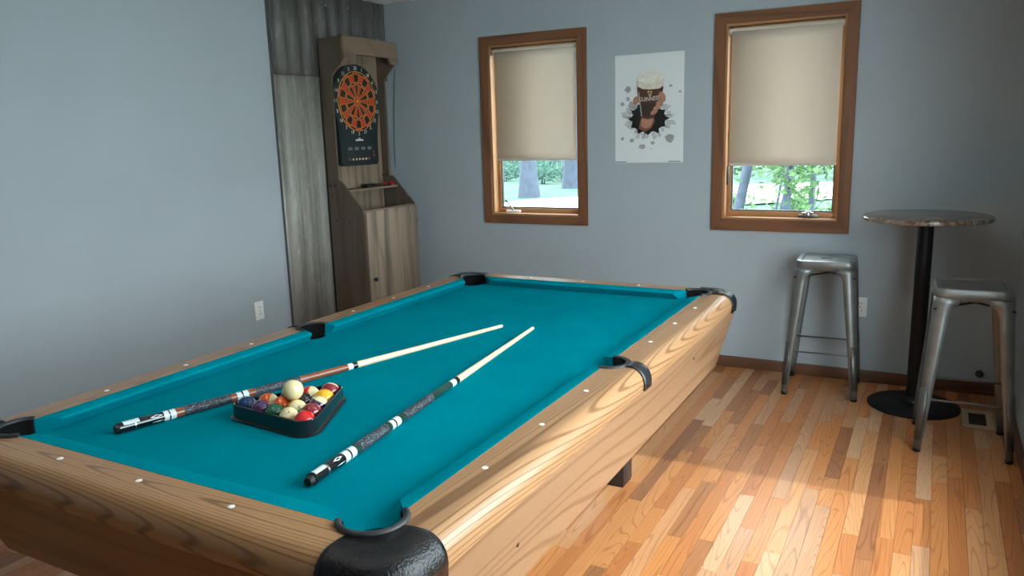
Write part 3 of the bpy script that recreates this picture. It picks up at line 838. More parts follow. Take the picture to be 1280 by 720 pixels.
BALLC = {1: (0.80, 0.40, 0.015), 2: (0.006, 0.030, 0.095), 3: (0.60, 0.012, 0.014), 4: (0.050, 0.014, 0.070), 5: (0.72, 0.10, 0.012), 6: (0.006, 0.075, 0.035), 7: (0.20, 0.018, 0.026), 8: (0.010, 0.010, 0.012)}
CREAM = (0.72, 0.62, 0.34)
def ball_mat(num):
    col = CREAM if num == 0 else BALLC[num if num < 9 else num - 8]
    m, nt, b = mat('billiard_ball_%d' % num)
    b.inputs['Roughness'].default_value = 0.08; b.inputs['Coat Weight'].default_value = 0.5; b.inputs['Coat Roughness'].default_value = 0.03
    if num > 8:
        co = N(nt, 'ShaderNodeTexCoord'); sp = N(nt, 'ShaderNodeSeparateXYZ'); L(nt, co.outputs['Object'], sp.inputs[0])
        ab = N(nt, 'ShaderNodeMath', operation='ABSOLUTE'); L(nt, sp.outputs['Z'], ab.inputs[0])
        lt = N(nt, 'ShaderNodeMath', operation='LESS_THAN'); L(nt, ab.outputs[0], lt.inputs[0]); lt.inputs[1].default_value = 0.0145
        mx = N(nt, 'ShaderNodeMix', data_type='RGBA'); L(nt, lt.outputs[0], mx.inputs[0]); mx.inputs[6].default_value = c4(CREAM); mx.inputs[7].default_value = c4(col)
        L(nt, mx.outputs[2], b.inputs['Base Color'])
    else:
        b.inputs['Base Color'].default_value = c4(col)
    return m
sph = bmesh.new(); bmesh.ops.create_uvsphere(sph, u_segments=40, v_segments=20, radius=BR)
sph_me = bpy.data.meshes.new('billiard_ball'); sph.to_mesh(sph_me); sph.free()
for p in sph_me.polygons: p.use_smooth = True
CAMP = Vector((3.618, -4.765, 1.47))
def ball(num, lx, ly, label, pole=None, lift=0.0, number=None):
    me = sph_me.copy(); me.materials.append(ball_mat(num))
    o = bpy.data.objects.new('billiard_ball' if num else 'cue_ball', me); C.objects.link(o)
    p = rk(lx, ly); o.location = (p[0], p[1], BED + BR + 0.0003 + lift)
    if pole: o.rotation_mode = 'QUATERNION'; o.rotation_quaternion = Vector(pole).to_track_quat('Z', 'Y')
    tag(o, label, 'billiard ball', 'balls in the rack' if num else None)
    if number:
        ch, dirv, roll = number
        tm = text_mesh(ch, 0.013)
        d = Vector(dirv).normalized(); up = Vector((0, 0, 1)); rx = up.cross(d).normalized(); uy = d.cross(rx)
        rx2 = rx * math.cos(roll) + uy * math.sin(roll); uy2 = -rx * math.sin(roll) + uy * math.cos(roll)
        inv = o.rotation_quaternion.inverted() if pole else Matrix.Identity(3)
        for v in tm.vertices:
            wv = (d * BR + rx2 * v.co.x + uy2 * v.co.y).normalized() * (BR + 0.0002)
            v.co = inv @ wv
        tm.materials.append(M_black)
        q = bpy.data.objects.new('ball_number', tm); C.objects.link(q); q.parent = o
    return o
def text_mesh(s, size, align='CENTER', extrude=0.0):
    cu = bpy.data.curves.new('txt', 'FONT'); cu.body = s; cu.size = size; cu.align_x = align; cu.align_y = 'CENTER'; cu.extrude = extrude; cu.resolution_u = 3
    to = bpy.data.objects.new('txt', cu); C.objects.link(to)
    dg = bpy.context.evaluated_depsgraph_get(); dg.update()
    me = bpy.data.meshes.new_from_object(to.evaluated_get(dg))
    bpy.data.objects.remove(to); bpy.data.curves.remove(cu)
    return me
q = 0.0575; ry = 0.0497
tc = Vector((0.65, -0.72, 0.30))     # towards the viewer's side of the table
ball(2, -2 * q, 0, 'solid dark blue billiard ball in the corner of the rack')
ball(4, -q, 0, 'solid purple billiard ball between the dark blue and green ones')
ball(6, 0, 0, 'solid green billiard ball in the bottom row of the rack')
ball(14, q, 0, 'cream billiard ball numbered 14 beside the solid green and red balls', pole=(0.45, -0.62, 0.62), number=('14', (0.36, -0.56, 0.70), 0.5))
ball(3, 2 * q, 0, 'solid red billiard ball in the rounded corner of the rack')
ball(13, -1.5 * q, ry, 'orange striped billiard ball behind the dark blue and purple balls', pole=(0.90, 0.35, 0.1))
ball(5, -0.5 * q, ry, 'solid orange billiard ball under the edge of the cue ball')
ball(9, 0.5 * q, ry, 'cream billiard ball with yellow stripe below the cue ball', pole=(0.80, -0.40, 0.45), number=('9', (0.78, -0.42, 0.47), 0.3))
ball(7, 1.5 * q, ry, 'solid maroon billiard ball behind the solid red one')
ball(10, -q, 2 * ry, 'blue striped billiard ball hidden behind the cue ball', pole=(0.2, 0.3, 0.9))
ball(8, 0, 2 * ry, 'black billiard ball touching the cue ball')
ball(12, q, 2 * ry, 'purple striped billiard ball with cream cap against the rack side', pole=(0.25, 0.50, 0.85))
ball(11, -0.5 * q, 3 * ry, 'red striped billiard ball with a broad cream cap', pole=(0.85, 0.20, 0.35))
ball(1, 0.5 * q, 3 * ry, 'solid yellow billiard ball near the far point of the rack')
ball(15, 0, 4 * ry, 'maroon striped billiard ball at the far point of the rack', pole=(-0.2, 0.75, 0.60))
ball(0, 0.0, 0.0665, 'plain cream cue ball resting on top of the racked balls', lift=0.0466)

# ------------------------------------------------------------------ corrugated panels on the left wall
M_screw = plain('zinc_screw', (0.42, 0.43, 0.42), 0.4, metal=0.4)
def sheet(name, y0, y1, z0, z1, x_off, mt, label, ph):
    wl = 0.128; vs, fs = [], []
    ny = 110
    for k in range(ny + 1):
        y = y0 + (y1 - y0) * k / ny
        s_ = math.sin(2 * PI * y / wl + ph)
        xx = x_off + 0.007 + 0.006 * max(-0.75, min(0.75, s_ * 1.3)) / 0.75
        vs += [(xx, y, z0), (xx, y, z1)]
    for k in range(ny): fs.append((2 * k, 2 * k + 2, 2 * k + 3, 2 * k + 1))
    o = from_py(name, vs, fs, mt, None, True)
    md = o.modifiers.new('thick', 'SOLIDIFY'); md.thickness = 0.0015
    return o
t = thing('corrugated_panel', 'pale weathered corrugated metal sheet behind the dartboard cabinet', 'wall panel', (0, -0.565, 0.0))
for a in (0,):
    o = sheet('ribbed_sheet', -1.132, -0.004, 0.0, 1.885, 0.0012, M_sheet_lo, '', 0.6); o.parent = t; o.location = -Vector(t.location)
for y_, z_ in ((-1.03, 1.36), (-0.90, 1.18), (-0.84, 1.02), (-0.98, 0.85)):
    tube('panel_screw', [(0.010, y_, z_), (0.0185, y_, z_)], 0.005, M_screw, t, n=10)
t = thing('corrugated_panel', 'darker corrugated metal sheet under the ceiling above the dartboard cabinet', 'wall panel', (0, -0.565, 1.885))
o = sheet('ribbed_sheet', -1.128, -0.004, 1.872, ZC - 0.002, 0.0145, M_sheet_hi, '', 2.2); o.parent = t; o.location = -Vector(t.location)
for y_, z_ in ((-0.62, 2.33), (-0.40, 2.34), (-0.10, 2.16)):
    tube('panel_screw', [(0.022, y_, z_), (0.0315, y_, z_)], 0.005, M_screw, t, n=10)
struct(box('trim_1', (0.0, -1.137, 0.0), (0.018, -1.134, ZC - 0.002), plain('dark_edge_strip', (0.10, 0.10, 0.10), 0.6)))

# ------------------------------------------------------------------ dartboard cabinet
XR = 0.034
Y0c, Y1c = -0.734, -0.150
cab = thing('dartboard_cabinet', 'tall grey brown barnwood dartboard cabinet standing in the room corner', 'cabinet', (XR, (Y0c + Y1c) / 2, 0))
tk = 0.016
up_poly = [(XR, 1.198), (0.122, 1.198), (0.126, 1.868), (0.2255, 1.968), (0.2255, 2.112), (XR, 2.112)]
lo_poly = [(XR, 0.0), (0.317, 0.0), (0.317, 1.004), (0.140, 1.198), (XR, 1.198)]
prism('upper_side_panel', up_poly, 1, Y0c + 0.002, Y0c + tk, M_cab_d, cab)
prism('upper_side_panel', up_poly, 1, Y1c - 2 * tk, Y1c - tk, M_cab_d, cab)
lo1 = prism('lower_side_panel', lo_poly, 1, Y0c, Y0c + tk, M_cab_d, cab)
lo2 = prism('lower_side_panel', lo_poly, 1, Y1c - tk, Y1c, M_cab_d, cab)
for (xx, zz, r_) in ((0.058, 1.165, 0.009), (0.096, 1.165, 0.009), (0.066, 1.10, 0.005), (0.112, 1.10, 0.005), (0.09, 0.93, 0.006), (0.20, 0.92, 0.006)):
    tube('bolt_cap', [(xx, Y0c - 0.0025, zz), (xx, Y0c + 0.002, zz)], r_, M_black, lo1, n=12)
for (xx, zz, r_) in ((0.075, 1.165, 0.009), (0.11, 1.165, 0.009)):
    tube('bolt_cap', [(xx, Y1c - tk - 0.0195, zz + 0.04), (xx, Y1c - tk - 0.014, zz + 0.04)], r_, M_black, lo2, n=12)
box('back_panel', (0.058, Y0c + tk, 0.956), (0.070, Y1c - 2 * tk, 2.097), M_cab, cab)
box('top_panel', (XR, Y0c + tk, 2.098), (0.226, Y1c - 2 * tk, 2.112), M_cab_h, cab)
ym = (Y0c + Y1c) / 2
hp = [(Y0c + 0.002, 2.114), (Y0c + 0.002, 1.966), (ym - 0.205, 1.966), (ym - 0.170, 2.006), (ym + 0.170, 2.006), (ym + 0.205, 1.966), (Y1c - tk, 1.966), (Y1c - tk, 2.114)]
prism('header_board', hp, 0, 0.226, 0.246, M_cab_h, cab)
box('dart_ledge', (0.0705, Y0c + tk, 1.120), (0.200, Y1c - 2 * tk, 1.134), M_cab_h, cab)
box('tray_floor', (XR, Y0c + tk, 0.94), (0.300, Y1c - tk, 0.955), M_cab_d, cab)
box('front_ledge', (0.285, Y0c + tk, 0.984), (0.317, Y1c - tk, 1.000), M_cab_h, cab)
dr = box('door', (0.318, Y0c + 0.012, 0.05), (0.335, Y1c - 0.004, 0.990), M_cab, cab, bev=0.0015)
lathe_k = tube('knob', [(0.334, Y0c + 0.052, 0.535), (0.345, Y0c + 0.052, 0.535), (0.348, Y0c + 0.052, 0.535), (0.358, Y0c + 0.052, 0.535)], [0.006, 0.007, 0.015, 0.013], M_black, dr, n=16)
for zz in (0.86, 0.22):
    tube('hinge', [(0.330, Y1c - 0.002, zz), (0.330, Y1c - 0.002, zz + 0.035)], 0.006, M_black, dr, n=10)
# wire hanging on the back wall behind the cabinet
tag(tube('power_wire', [(0.095, -0.0035, 1.95), (0.08, -0.0035, 1.80), (0.065, -0.0035, 1.62), (0.055, -0.0035, 1.45), (0.052, -0.0035, 1.25)], 0.0022, M_black, None, n=8), 'thin dark wire hanging on the grey wall beside the dartboard cabinet', 'wire')

# ------------------------------------------------------------------ electronic dartboard
DX, DY, DZ = 0.0703, -0.472, 1.717
db = thing('dartboard', 'electronic dartboard with red and black segments hung in the cabinet', 'dartboard', (DX, DY, DZ))
M_dbody = plain('dark_teal_black_plastic', (0.010, 0.018, 0.020), 0.35)
RB = 0.243
outl = []
for k in range(41):
    a = rad(-24) + rad(228) * k / 40
    outl.append((DY + RB * math.cos(a), DZ + RB * math.sin(a)))
lowz = 1.287; hwid = 0.200
outl += [(DY - hwid - 0.004, 1.50), (DY - hwid, 1.42)]
for k in range(0, 6):
    a = PI + PI / 2 * k / 5; outl.append((DY - hwid + 0.035 + 0.035 * math.cos(a), lowz + 0.035 + 0.035 * math.sin(a)))
for k in range(0, 6):
    a = 1.5 * PI + PI / 2 * k / 5; outl.append((DY + hwid - 0.035 + 0.035 * math.cos(a), lowz + 0.035 + 0.035 * math.sin(a)))
outl += [(DY + hwid, 1.42), (DY + hwid + 0.004, 1.50)]
prism('board_body', outl, 0, DX, DX + 0.042, M_dbody, db)
FX = DX + 0.042
M_dred = plain('dart_red_plastic', (0.55, 0.05, 0.014), 0.5)
M_dblk = plain('dart_black_plastic', (0.012, 0.010, 0.010), 0.5)
M_spider = plain('dart_yellow_spider', (0.62, 0.33, 0.06), 0.45)
ringsr = [(0.180, 0.194, 1), (0.126, 0.178, 0), (0.111, 0.124, 1), (0.030, 0.109, 0)]
bms = {0: bmesh.new(), 1: bmesh.new()}
for k in range(20):
    a0 = rad(90 + 9 - 18 * k - 18); a1 = a0 + rad(18)
    g = 0.0012
    for r0, r1, inv in ringsr:
        cidx = (k + inv) % 2
        B = bms[cidx]
        m_ = 3; fr, bk = [], []
        for r in (r0, r1):
            dA = g / r
            for j in range(m_ + 1):
                a = a0 + dA + (a1 - a0 - 2 * dA) * j / m_
                fr.append(B.verts.new((FX + 0.0035, DY + r * math.cos(a), DZ + r * math.sin(a))))
        for j in range(m_): B.faces.new((fr[j], fr[j + 1], fr[m_ + 1 + j + 1], fr[m_ + 1 + j]))
o = from_bm('black_segments', bms[0], M_dblk, db); o.modifiers.new('t', 'SOLIDIFY').thickness = 0.002; o['kind'] = 'stuff'
o = from_bm('red_segments', bms[1], M_dred, db); o.modifiers.new('t', 'SOLIDIFY').thickness = 0.002; o['kind'] = 'stuff'
bm = bmesh.new()
def annulus(bm, r0, r1, x0, x1, n=80):
    v = [[bm.verts.new((xx, DY + r * math.cos(2 * PI * k / n), DZ + r * math.sin(2 * PI * k / n))) for k in range(n)] for xx, r in ((x0, r0), (x1, r0), (x1, r1), (x0, r1))]
    for a, b_ in zip(v, v[1:]):
        for k in range(n): bm.faces.new((a[k], a[(k + 1) % n], b_[(k + 1) % n], b_[k]))
for r0, r1 in ((0.194, 0.198), (0.1775, 0.1805), (0.1235, 0.1265), (0.1085, 0.1115), (0.028, 0.0305)): annulus(bm, r0, r1, FX, FX + 0.0045)
for k in range(20):
    a = rad(90 + 9 - 18 * k); d = Vector((0, math.cos(a), math.sin(a))); nn = Vector((0, -math.sin(a), math.cos(a))) * 0.0013
    p0 = Vector((FX, DY, DZ)) + d * 0.028; p1 = Vector((FX, DY, DZ)) + d * 0.196; e = Vector((0.0045, 0, 0))
    q_ = [bm.verts.new(v) for v in (p0 - nn + e, p0 + nn + e, p1 + nn + e, p1 - nn + e)]
    bm.faces.new(q_)
sp_o = from_bm('spider', bm, M_spider, db)
bm = bmesh.new(); annulus(bm, 0.0, 0.028, FX, FX + 0.005, 32)
from_bm('outer_bull', bm, M_dred, db)
bm = bmesh.new(); annulus(bm, 0.0, 0.012, FX, FX + 0.007, 24)
from_bm('bullseye', bm, M_spider, db)
# numbers
for k, num in enumerate([20, 1, 18, 4, 13, 6, 10, 15, 2, 17, 3, 19, 7, 16, 8, 11, 14, 9, 12, 5]):
    a = rad(90 - 18 * k)
    tm = text_mesh(str(num), 0.034)
    for v in tm.vertices:
        v.co = Vector((FX + 0.001, DY + 0.2175 * math.cos(a) + v.co.x, DZ + 0.2175 * math.sin(a) + v.co.y))
    tm.materials.append(M_white); new_obj('number', tm, None, db)
# small maker's mark, displays and buttons
M_lcd = plain('grey_lcd', (0.16, 0.18, 0.17), 0.3)
M_dpan = plain('panel_black', (0.018, 0.024, 0.026), 0.3)
box('makers_mark', (FX, DY - 0.040, 1.453), (FX + 0.0012, DY + 0.040, 1.463), M_white, db)
box('makers_mark', (FX, DY - 0.012, 1.466), (FX + 0.0012, DY + 0.012, 1.472), M_white, db)
box('control_panel', (FX, DY - 0.150, 1.318), (FX + 0.002, DY + 0.160, 1.432), M_dpan, db)
for k in range(4):
    yy = DY - 0.105 + 0.068 * k
    box('score_display', (FX + 0.002, yy - 0.020, 1.392), (FX + 0.0035, yy + 0.020, 1.412), M_lcd, db)
M_btn = plain('pale_orange_button', (0.72, 0.50, 0.34), 0.4); M_btr = plain('red_button', (0.35, 0.06, 0.03), 0.4)
for k in range(7):
    yy = DY - 0.115 + 0.034 * k
    tube('button', [(FX + 0.001, yy, 1.330), (FX + 0.005, yy, 1.330)], 0.0075, M_btr if k in (0, 6) else M_btn, db, n=12)
for zz in (1.35, 1.375):
    tube('button', [(FX + 0.001, DY + 0.145, zz), (FX + 0.005, DY + 0.145, zz)], 0.006, M_btr, db, n=12)
# darts and small cases on the ledge and in the tray
M_flight = plain('red_flight', (0.50, 0.02, 0.03), 0.4)
def dart(label, loc, ang):
    t = thing('dart', label, 'dart', loc, 'darts on the cabinet ledge')
    d = Vector((math.cos(ang) * 0.35, math.sin(ang), 0.0)).normalized()
    p = Vector(loc) + Vector((0, 0, 0.0125))
    tube('barrel', [p - d * 0.03, p - d * 0.02, p + d * 0.02], [0.002, 0.0045, 0.0045], M_steel_d, t, n=10)
    tube('shaft', [p + d * 0.02, p + d * 0.055], 0.0025, M_black, t, n=8)
    tube('point', [p - d * 0.055, p - d * 0.03], [0.0006, 0.0018], M_black, t, n=8)
    s_ = d.cross(Vector((0, 0, 1)))
    for e1 in (s_ + Vector((0, 0, 1)), s_ - Vector((0, 0, 1))):
        e1 = e1.normalized(); nn = d.cross(e1) * 0.0006
        for sg in (1, -1):
            q_ = [p + d * 0.045, p + d * 0.056 + e1 * sg * 0.017, p + d * 0.080 + e1 * sg * 0.017, p + d * 0.085]
            from_py('flight', [v + nn for v in q_] + [v - nn for v in q_], [(0, 1, 2, 3), (7, 6, 5, 4), (0, 4, 5, 1), (1, 5, 6, 2), (2, 6, 7, 3), (3, 7, 4, 0)], M_flight, t)
dart('red flighted dart lying on the cabinet ledge', (0.170, -0.285, 1.134), rad(80))
dart('red flighted dart lying on the cabinet ledge', (0.125, -0.290, 1.134), rad(95))
dart('red flighted dart lying on the cabinet ledge', (0.148, -0.268, 1.134), rad(70))
t = thing('dart_case', 'small black dart case on ledge beside the red darts', 'case', (0.13, -0.42, 1.134))
box('case_body', (0.105, -0.475, 1.1343), (0.160, -0.365, 1.150), M_black, t, bev=0.004)
box('case_lid', (0.103, -0.477, 1.1495), (0.162, -0.363, 1.156), M_black, t, bev=0.003)
t = thing('tip_box', 'flat black box lying in the cabinet tray', 'box', (0.20, -0.34, 0.955))
box('box_body', (0.16, -0.42, 0.955), (0.25, -0.27, 0.972), M_black, t, bev=0.003)
box('box_lid', (0.158, -0.422, 0.9715), (0.252, -0.268, 0.979), M_black, t, bev=0.003)

# ------------------------------------------------------------------ poster
PX0, PX1, PZ0, PZ1 = 1.799, 2.241, 1.267, 1.929
M_paper = plain('poster_paper', (0.70, 0.73, 0.73), 0.5, noise=0.02, scale=4)
t = thing('poster', 'white poster of a hand holding a dark pint between the two windows', 'poster', ((PX0 + PX1) / 2, 0, PZ0))
box('paper', (PX0, -0.0022, PZ0), (PX1, -0.0004, PZ1), M_paper, t)
layer = [0]
def pp(X, Y): return (PX0 + (PX1 - PX0) * (X - 43) / 380.0, PZ0 + (PZ1 - PZ0) * (665 - Y) / 612.0)
def ink(name, pts, mt):
    layer[0] += 1
    y = -0.0022 - 0.00012 * layer[0]
    bm = bmesh.new()
    f = bm.faces.new([bm.verts.new((pp(*p)[0], y, pp(*p)[1])) for p in pts])
    bm.normal_update()
    bmesh.ops.triangulate(bm, faces=[f], ngon_method='EAR_CLIP')
    o = from_bm(name, bm, mt, t)
    return o
def ell(cx_, cy_, rx, ry_, rot=0, n=20): 
    return [(cx_ + rx * math.cos(2 * PI * k / n) * math.cos(rot) - ry_ * math.sin(2 * PI * k / n) * math.sin(rot), cy_ + rx * math.cos(2 * PI * k / n) * math.sin(rot) + ry_ * math.sin(2 * PI * k / n) * math.cos(rot)) for k in range(n)]
def flat(nm, c): return plain(nm, c, 0.5, noise=0.12, scale=60)
I_blk = flat('ink_black', (0.006, 0.005, 0.005)); I_grey = flat('ink_rubble_grey', (0.34, 0.34, 0.33)); I_dgrey = flat('ink_crack_grey', (0.10, 0.10, 0.10))
I_lgrey = flat('ink_pale_grey', (0.50, 0.51, 0.50)); I_skin = flat('ink_skin', (0.42, 0.20, 0.13)); I_skind = flat('ink_skin_dark', (0.20, 0.075, 0.045))
I_stout = flat('ink_stout', (0.040, 0.020, 0.014)); I_ruby = flat('ink_ruby_brown', (0.085, 0.028, 0.016)); I_foam = flat('ink_foam', (0.66, 0.60, 0.50)); I_foam2 = flat('ink_foam_light', (0.74, 0.70, 0.62)); I_gold = flat('ink_gold', (0.55, 0.40, 0.20)); I_cream = flat('ink_cream', (0.75, 0.70, 0.60))
rs = random.Random(3)
# rubble shards round the hole
for k in range(22):
    a = 2 * PI * k / 22 + rs.uniform(-.1, .1)
    if -2.2 < a - 2 * PI < -0.95 or (4.1 < a < 5.3): continue
    r0 = rs.uniform(85, 100); r1 = rs.uniform(118, 165)
    wd_ = rs.uniform(0.08, 0.19)
    cxp, cyp = 232, 410
    sq = 0.82
    ink('rubble_print', [(cxp + r0 * math.cos(a - wd_), cyp + sq * r0 * math.sin(a - wd_)), (cxp + r1 * 0.9 * math.cos(a - wd_ * 1.1), cyp + sq * r1 * 0.9 * math.sin(a - wd_ * 1.1)), (cxp + r1 * math.cos(a + wd_ * .3), cyp + sq * r1 * math.sin(a + wd_ * .3)), (cxp + r0 * 1.15 * math.cos(a + wd_), cyp + sq * r0 * 1.15 * math.sin(a + wd_))], rs.choice([I_grey, I_lgrey, I_lgrey]))
for k in range(12):
    a = rs.uniform(-0.6, PI + 0.6); r0 = 80; r1 = rs.uniform(120, 160)
    ink('crack_print', [(232 + r0 * math.cos(a - .04), 410 + .82 * r0 * math.sin(a - .04)), (232 + r1 * math.cos(a + .05), 410 + .82 * r1 * math.sin(a + .05)), (232 + r0 * math.cos(a + .05), 410 + .82 * r0 * math.sin(a + .05))], I_dgrey)
for cx_, cy_, r, n_ in ((120, 245, 20, 5), (118, 300, 14, 5), (352, 237, 11, 5), (402, 272, 9, 5), (352, 526, 28, 6), (198, 572, 18, 6), (140, 535, 15, 5), (86, 526, 10, 6), (258, 550, 13, 4), (85, 325, 15, 4), (250, 585, 5, 4)):
    ink('shard_print', [(cx_ + r * rs.uniform(.7, 1.2) * math.cos(2 * PI * k / n_ + .4), cy_ + r * rs.uniform(.7, 1.2) * math.sin(2 * PI * k / n_ + .4)) for k in range(n_)], I_grey)
hole = []
for k in range(36):
    a = 2 * PI * k / 36; rr2 = 1 + (0.13 if k % 3 == 0 else -0.06) + rs.uniform(-.05, .05)
    hole.append((232 + 100 * rr2 * math.cos(a), 415 + 84 * rr2 * math.sin(a)))
ink('hole_print', hole, I_blk)
ink('forearm_print', [(178, 470), (190, 415), (262, 400), (268, 430), (250, 468), (215, 488)], I_skind)
ink('wrist_print', [(192, 455), (196, 405), (258, 398), (258, 430), (244, 462), (216, 470)], I_skin)
ink('thumb_print', ell(163, 310, 17, 24, 0.3), I_skin)
ink('glass_print', [(168, 195), (318, 200), (312, 260), (298, 300), (268, 408), (232, 418), (192, 405), (182, 330), (170, 270)], I_stout)
ink('ruby_glow_print', [(170, 232), (315, 240), (311, 262), (300, 300), (290, 330), (184, 325), (172, 272)], I_ruby)
ink('foam_print', [(169, 190), (318, 196), (315, 236), (290, 250), (245, 252), (200, 248), (171, 232)], I_foam)
ink('foam_top_print', ell(244, 184, 74, 36, 0.06), I_foam2)
ink('glass_shine_print', [(174, 262), (180, 262), (189, 330), (198, 400), (192, 402), (183, 330)], I_grey)
ink('glass_base_print', [(194, 398), (268, 400), (262, 412), (232, 418), (202, 412)], I_ruby)
for cx_, cy_, rx, ry_ in ((309, 292, 15, 30), (296, 326, 22, 16), (281, 353, 23, 14), (264, 378, 21, 13)):
    ink('finger_shadow_print', ell(cx_ - 3, cy_ + 5, rx, ry_, -0.5), I_skind)
    ink('finger_print', ell(cx_, cy_, rx, ry_ * 0.9, -0.5), I_skin)
# harp mark
ink('harp_print', [(226, 262), (232, 259), (247, 263), (254, 260), (246, 290), (240, 294), (234, 284)], I_gold)
ink('harp_gap_print', [(231, 266), (246, 268), (240, 286)], I_ruby)
tm = text_mesh('GUINNESS', 30)
layer[0] += 1
for v in tm.vertices:
    X, Y = 237 + v.co.x * 0.82, 300 - v.co.y * 1.1
    Y += -0.05 * (X - 237) + 0.0012 * (X - 237) ** 2 * -1 + 6
    p = pp(X, Y); v.co = Vector((p[0], -0.0022 - 0.00012 * layer[0] - 0.0002, p[1]))
tm.materials.append(I_cream); new_obj('lettering', tm, None, t)
ink('caption_print', [(46, 661), (110, 661), (110, 657), (46, 657)], I_dgrey)
ink('caption_print', [(344, 660), (410, 660), (410, 656), (344, 656)], I_dgrey)

# ------------------------------------------------------------------ outlets, floor vent, door stop
def outlet(label, loc, facing):
    t = thing('wall_outlet', label, 'outlet', loc)
    # built facing -y then turned
    def bx(nm, a, b, m_, par, bev=0.0):
        if facing == 'y': A, B = a, b
        else: A, B = (-b[1], a[0], a[2]), (-a[1], b[0], b[2])
        A = tuple(min(p, q_) for p, q_ in zip(A, B)) if True else A
        return A, B
    def put(nm, x0, x1, d0, d1, z0, z1, m_, par, bev=0.0):
        if facing == 'y': a, b = (loc[0] + x0, loc[1] - d1, loc[2] + z0), (loc[0] + x1, loc[1] - d0, loc[2] + z1)
        else: a, b = (loc[0] + d0, loc[1] + x0, loc[2] + z0), (loc[0] + d1, loc[1] + x1, loc[2] + z1)
        return box(nm, a, b, m_, par, bev)
    put('cover_plate', -0.035, 0.035, 0.0003, 0.006, -0.057, 0.057, M_plate, t, 0.002)
    for zc in (0.021, -0.021):
        s_ = put('socket', -0.017, 0.017, 0.005, 0.0085, zc - 0.014, zc + 0.014, M_plate, t, 0.002)
        put('slot', -0.009, -0.006, 0.008, 0.009, zc - 0.004, zc + 0.006, M_black, s_)
        put('slot', 0.006, 0.009, 0.008, 0.009, zc - 0.004, zc + 0.006, M_black, s_)
    put('plate_screw', -0.003, 0.003, 0.005, 0.0072, -0.003, 0.003, M_chrome, t)
outlet('white double outlet low on the pale left wall beside the metal sheet', (0.0, -1.404, 0.447), 'x')
outlet('white double outlet on the window wall behind the stools', (3.285, 0.0, 0.440), 'y')

M_vent = plain('beige_vent_metal', (0.46, 0.33, 0.21), 0.5, noise=0.1)
t = thing('floor_vent', 'brown metal floor vent between the tall stool and baseboard', 'floor vent', (3.880, -0.437, 0.0))
vx0, vx1, vy0, vy1 = 3.812, 3.948, -0.577, -0.297
for a, b_ in (((vx0, vy0), (vx1, vy0 + 0.05)), ((vx0, vy1 - 0.05), (vx1, vy1)), ((vx0, vy0 + 0.05), (vx0 + 0.03, vy1 - 0.05)), ((vx1 - 0.03, vy0 + 0.05), (vx1, vy1 - 0.05))):
    box('vent_frame', (a[0], a[1], 0.0), (b_[0], b_[1], 0.005), M_vent, t)
box('vent_well', (vx0 + 0.03, vy0 + 0.05, 0.0), (vx1 - 0.03, vy1 - 0.05, 0.0012), M_pocket, t)
for k in range(9):
    yy = vy0 + 0.06 + 0.02 * k
    box('louvre', (vx0 + 0.03, yy, 0.001), (vx1 - 0.03, yy + 0.006, 0.0035), plain('louvre_brown', (0.07, 0.045, 0.03), 0.5) if k == 0 else bpy.data.materials['louvre_brown'], t)

t = thing('door_stop', 'small round black bumper fixed to wall just above the baseboard', 'door stop', (3.896, 0.0, 0.115))
tube('bumper_plate', [(3.896, -0.0005, 0.115), (3.896, -0.006, 0.115)], 0.020, M_black, t, n=20)
tube('bumper_knob', [(3.896, -0.0055, 0.115), (3.896, -0.020, 0.115), (3.896, -0.026, 0.115)], [0.014, 0.016, 0.010], M_rubber, t, n=20)

# ------------------------------------------------------------------ bar table
BX, BY, BZ = 3.590, -0.330, 1.008
bt = thing('bar_table', 'tall round bar table with mottled brown marble top and black pedestal', 'table', (BX, BY, 0))
def marble():
    m, nt, b = mat('brown_marble_laminate')
    co = N(nt, 'ShaderNodeTexCoord')
    nz = N(nt, 'ShaderNodeTexNoise'); nz.inputs['Scale'].default_value = 9; nz.inputs['Detail'].default_value = 8; nz.inputs['Roughness'].default_value = 0.7; nz.inputs['Distortion'].default_value = 1.8
    L(nt, co.outputs['Object'], nz.inputs['Vector'])
    r = N(nt, 'ShaderNodeValToRGB'); e = r.color_ramp.elements
    e[0].position = 0.30; e[0].color = (0.035, 0.022, 0.016, 1); e[1].position = 0.75; e[1].color = (0.36, 0.27, 0.20, 1)
    a = e.new(0.48); a.color = (0.11, 0.07, 0.05, 1); a = e.new(0.56); a.color = (0.20, 0.14, 0.10, 1)
    L(nt, nz.outputs['Fac'], r.inputs['Fac'])
    v = N(nt, 'ShaderNodeTexVoronoi', feature='DISTANCE_TO_EDGE'); v.inputs['Scale'].default_value = 14
    mp = N(nt, 'ShaderNodeMix', data_type='RGBA'); mp.inputs[0].default_value = 0.25; L(nt, co.outputs['Object'], mp.inputs[6]); L(nt, nz.outputs['Color'], mp.inputs[7]); L(nt, mp.outputs[2], v.inputs['Vector'])
    rv_ = N(nt, 'ShaderNodeValToRGB'); rv_.color_ramp.elements[0].position = 0.0; rv_.color_ramp.elements[0].color = (0.8, 0.8, 0.8, 1); rv_.color_ramp.elements[1].position = 0.05; rv_.color_ramp.elements[1].color = (0, 0, 0, 1)
    L(nt, v.outputs['Distance'], rv_.inputs['Fac'])
    mx = N(nt, 'ShaderNodeMix', data_type='RGBA'); L(nt, rv_.outputs['Color'], mx.inputs[0]); L(nt, r.outputs['Color'], mx.inputs[6]); mx.inputs[7].default_value = (0.42, 0.35, 0.28, 1)
    L(nt, mx.outputs[2], b.inputs['Base Color']); b.inputs['Roughness'].default_value = 0.22; b.inputs['Coat Weight'].default_value = 0.3
    return m
M_marble = marble()
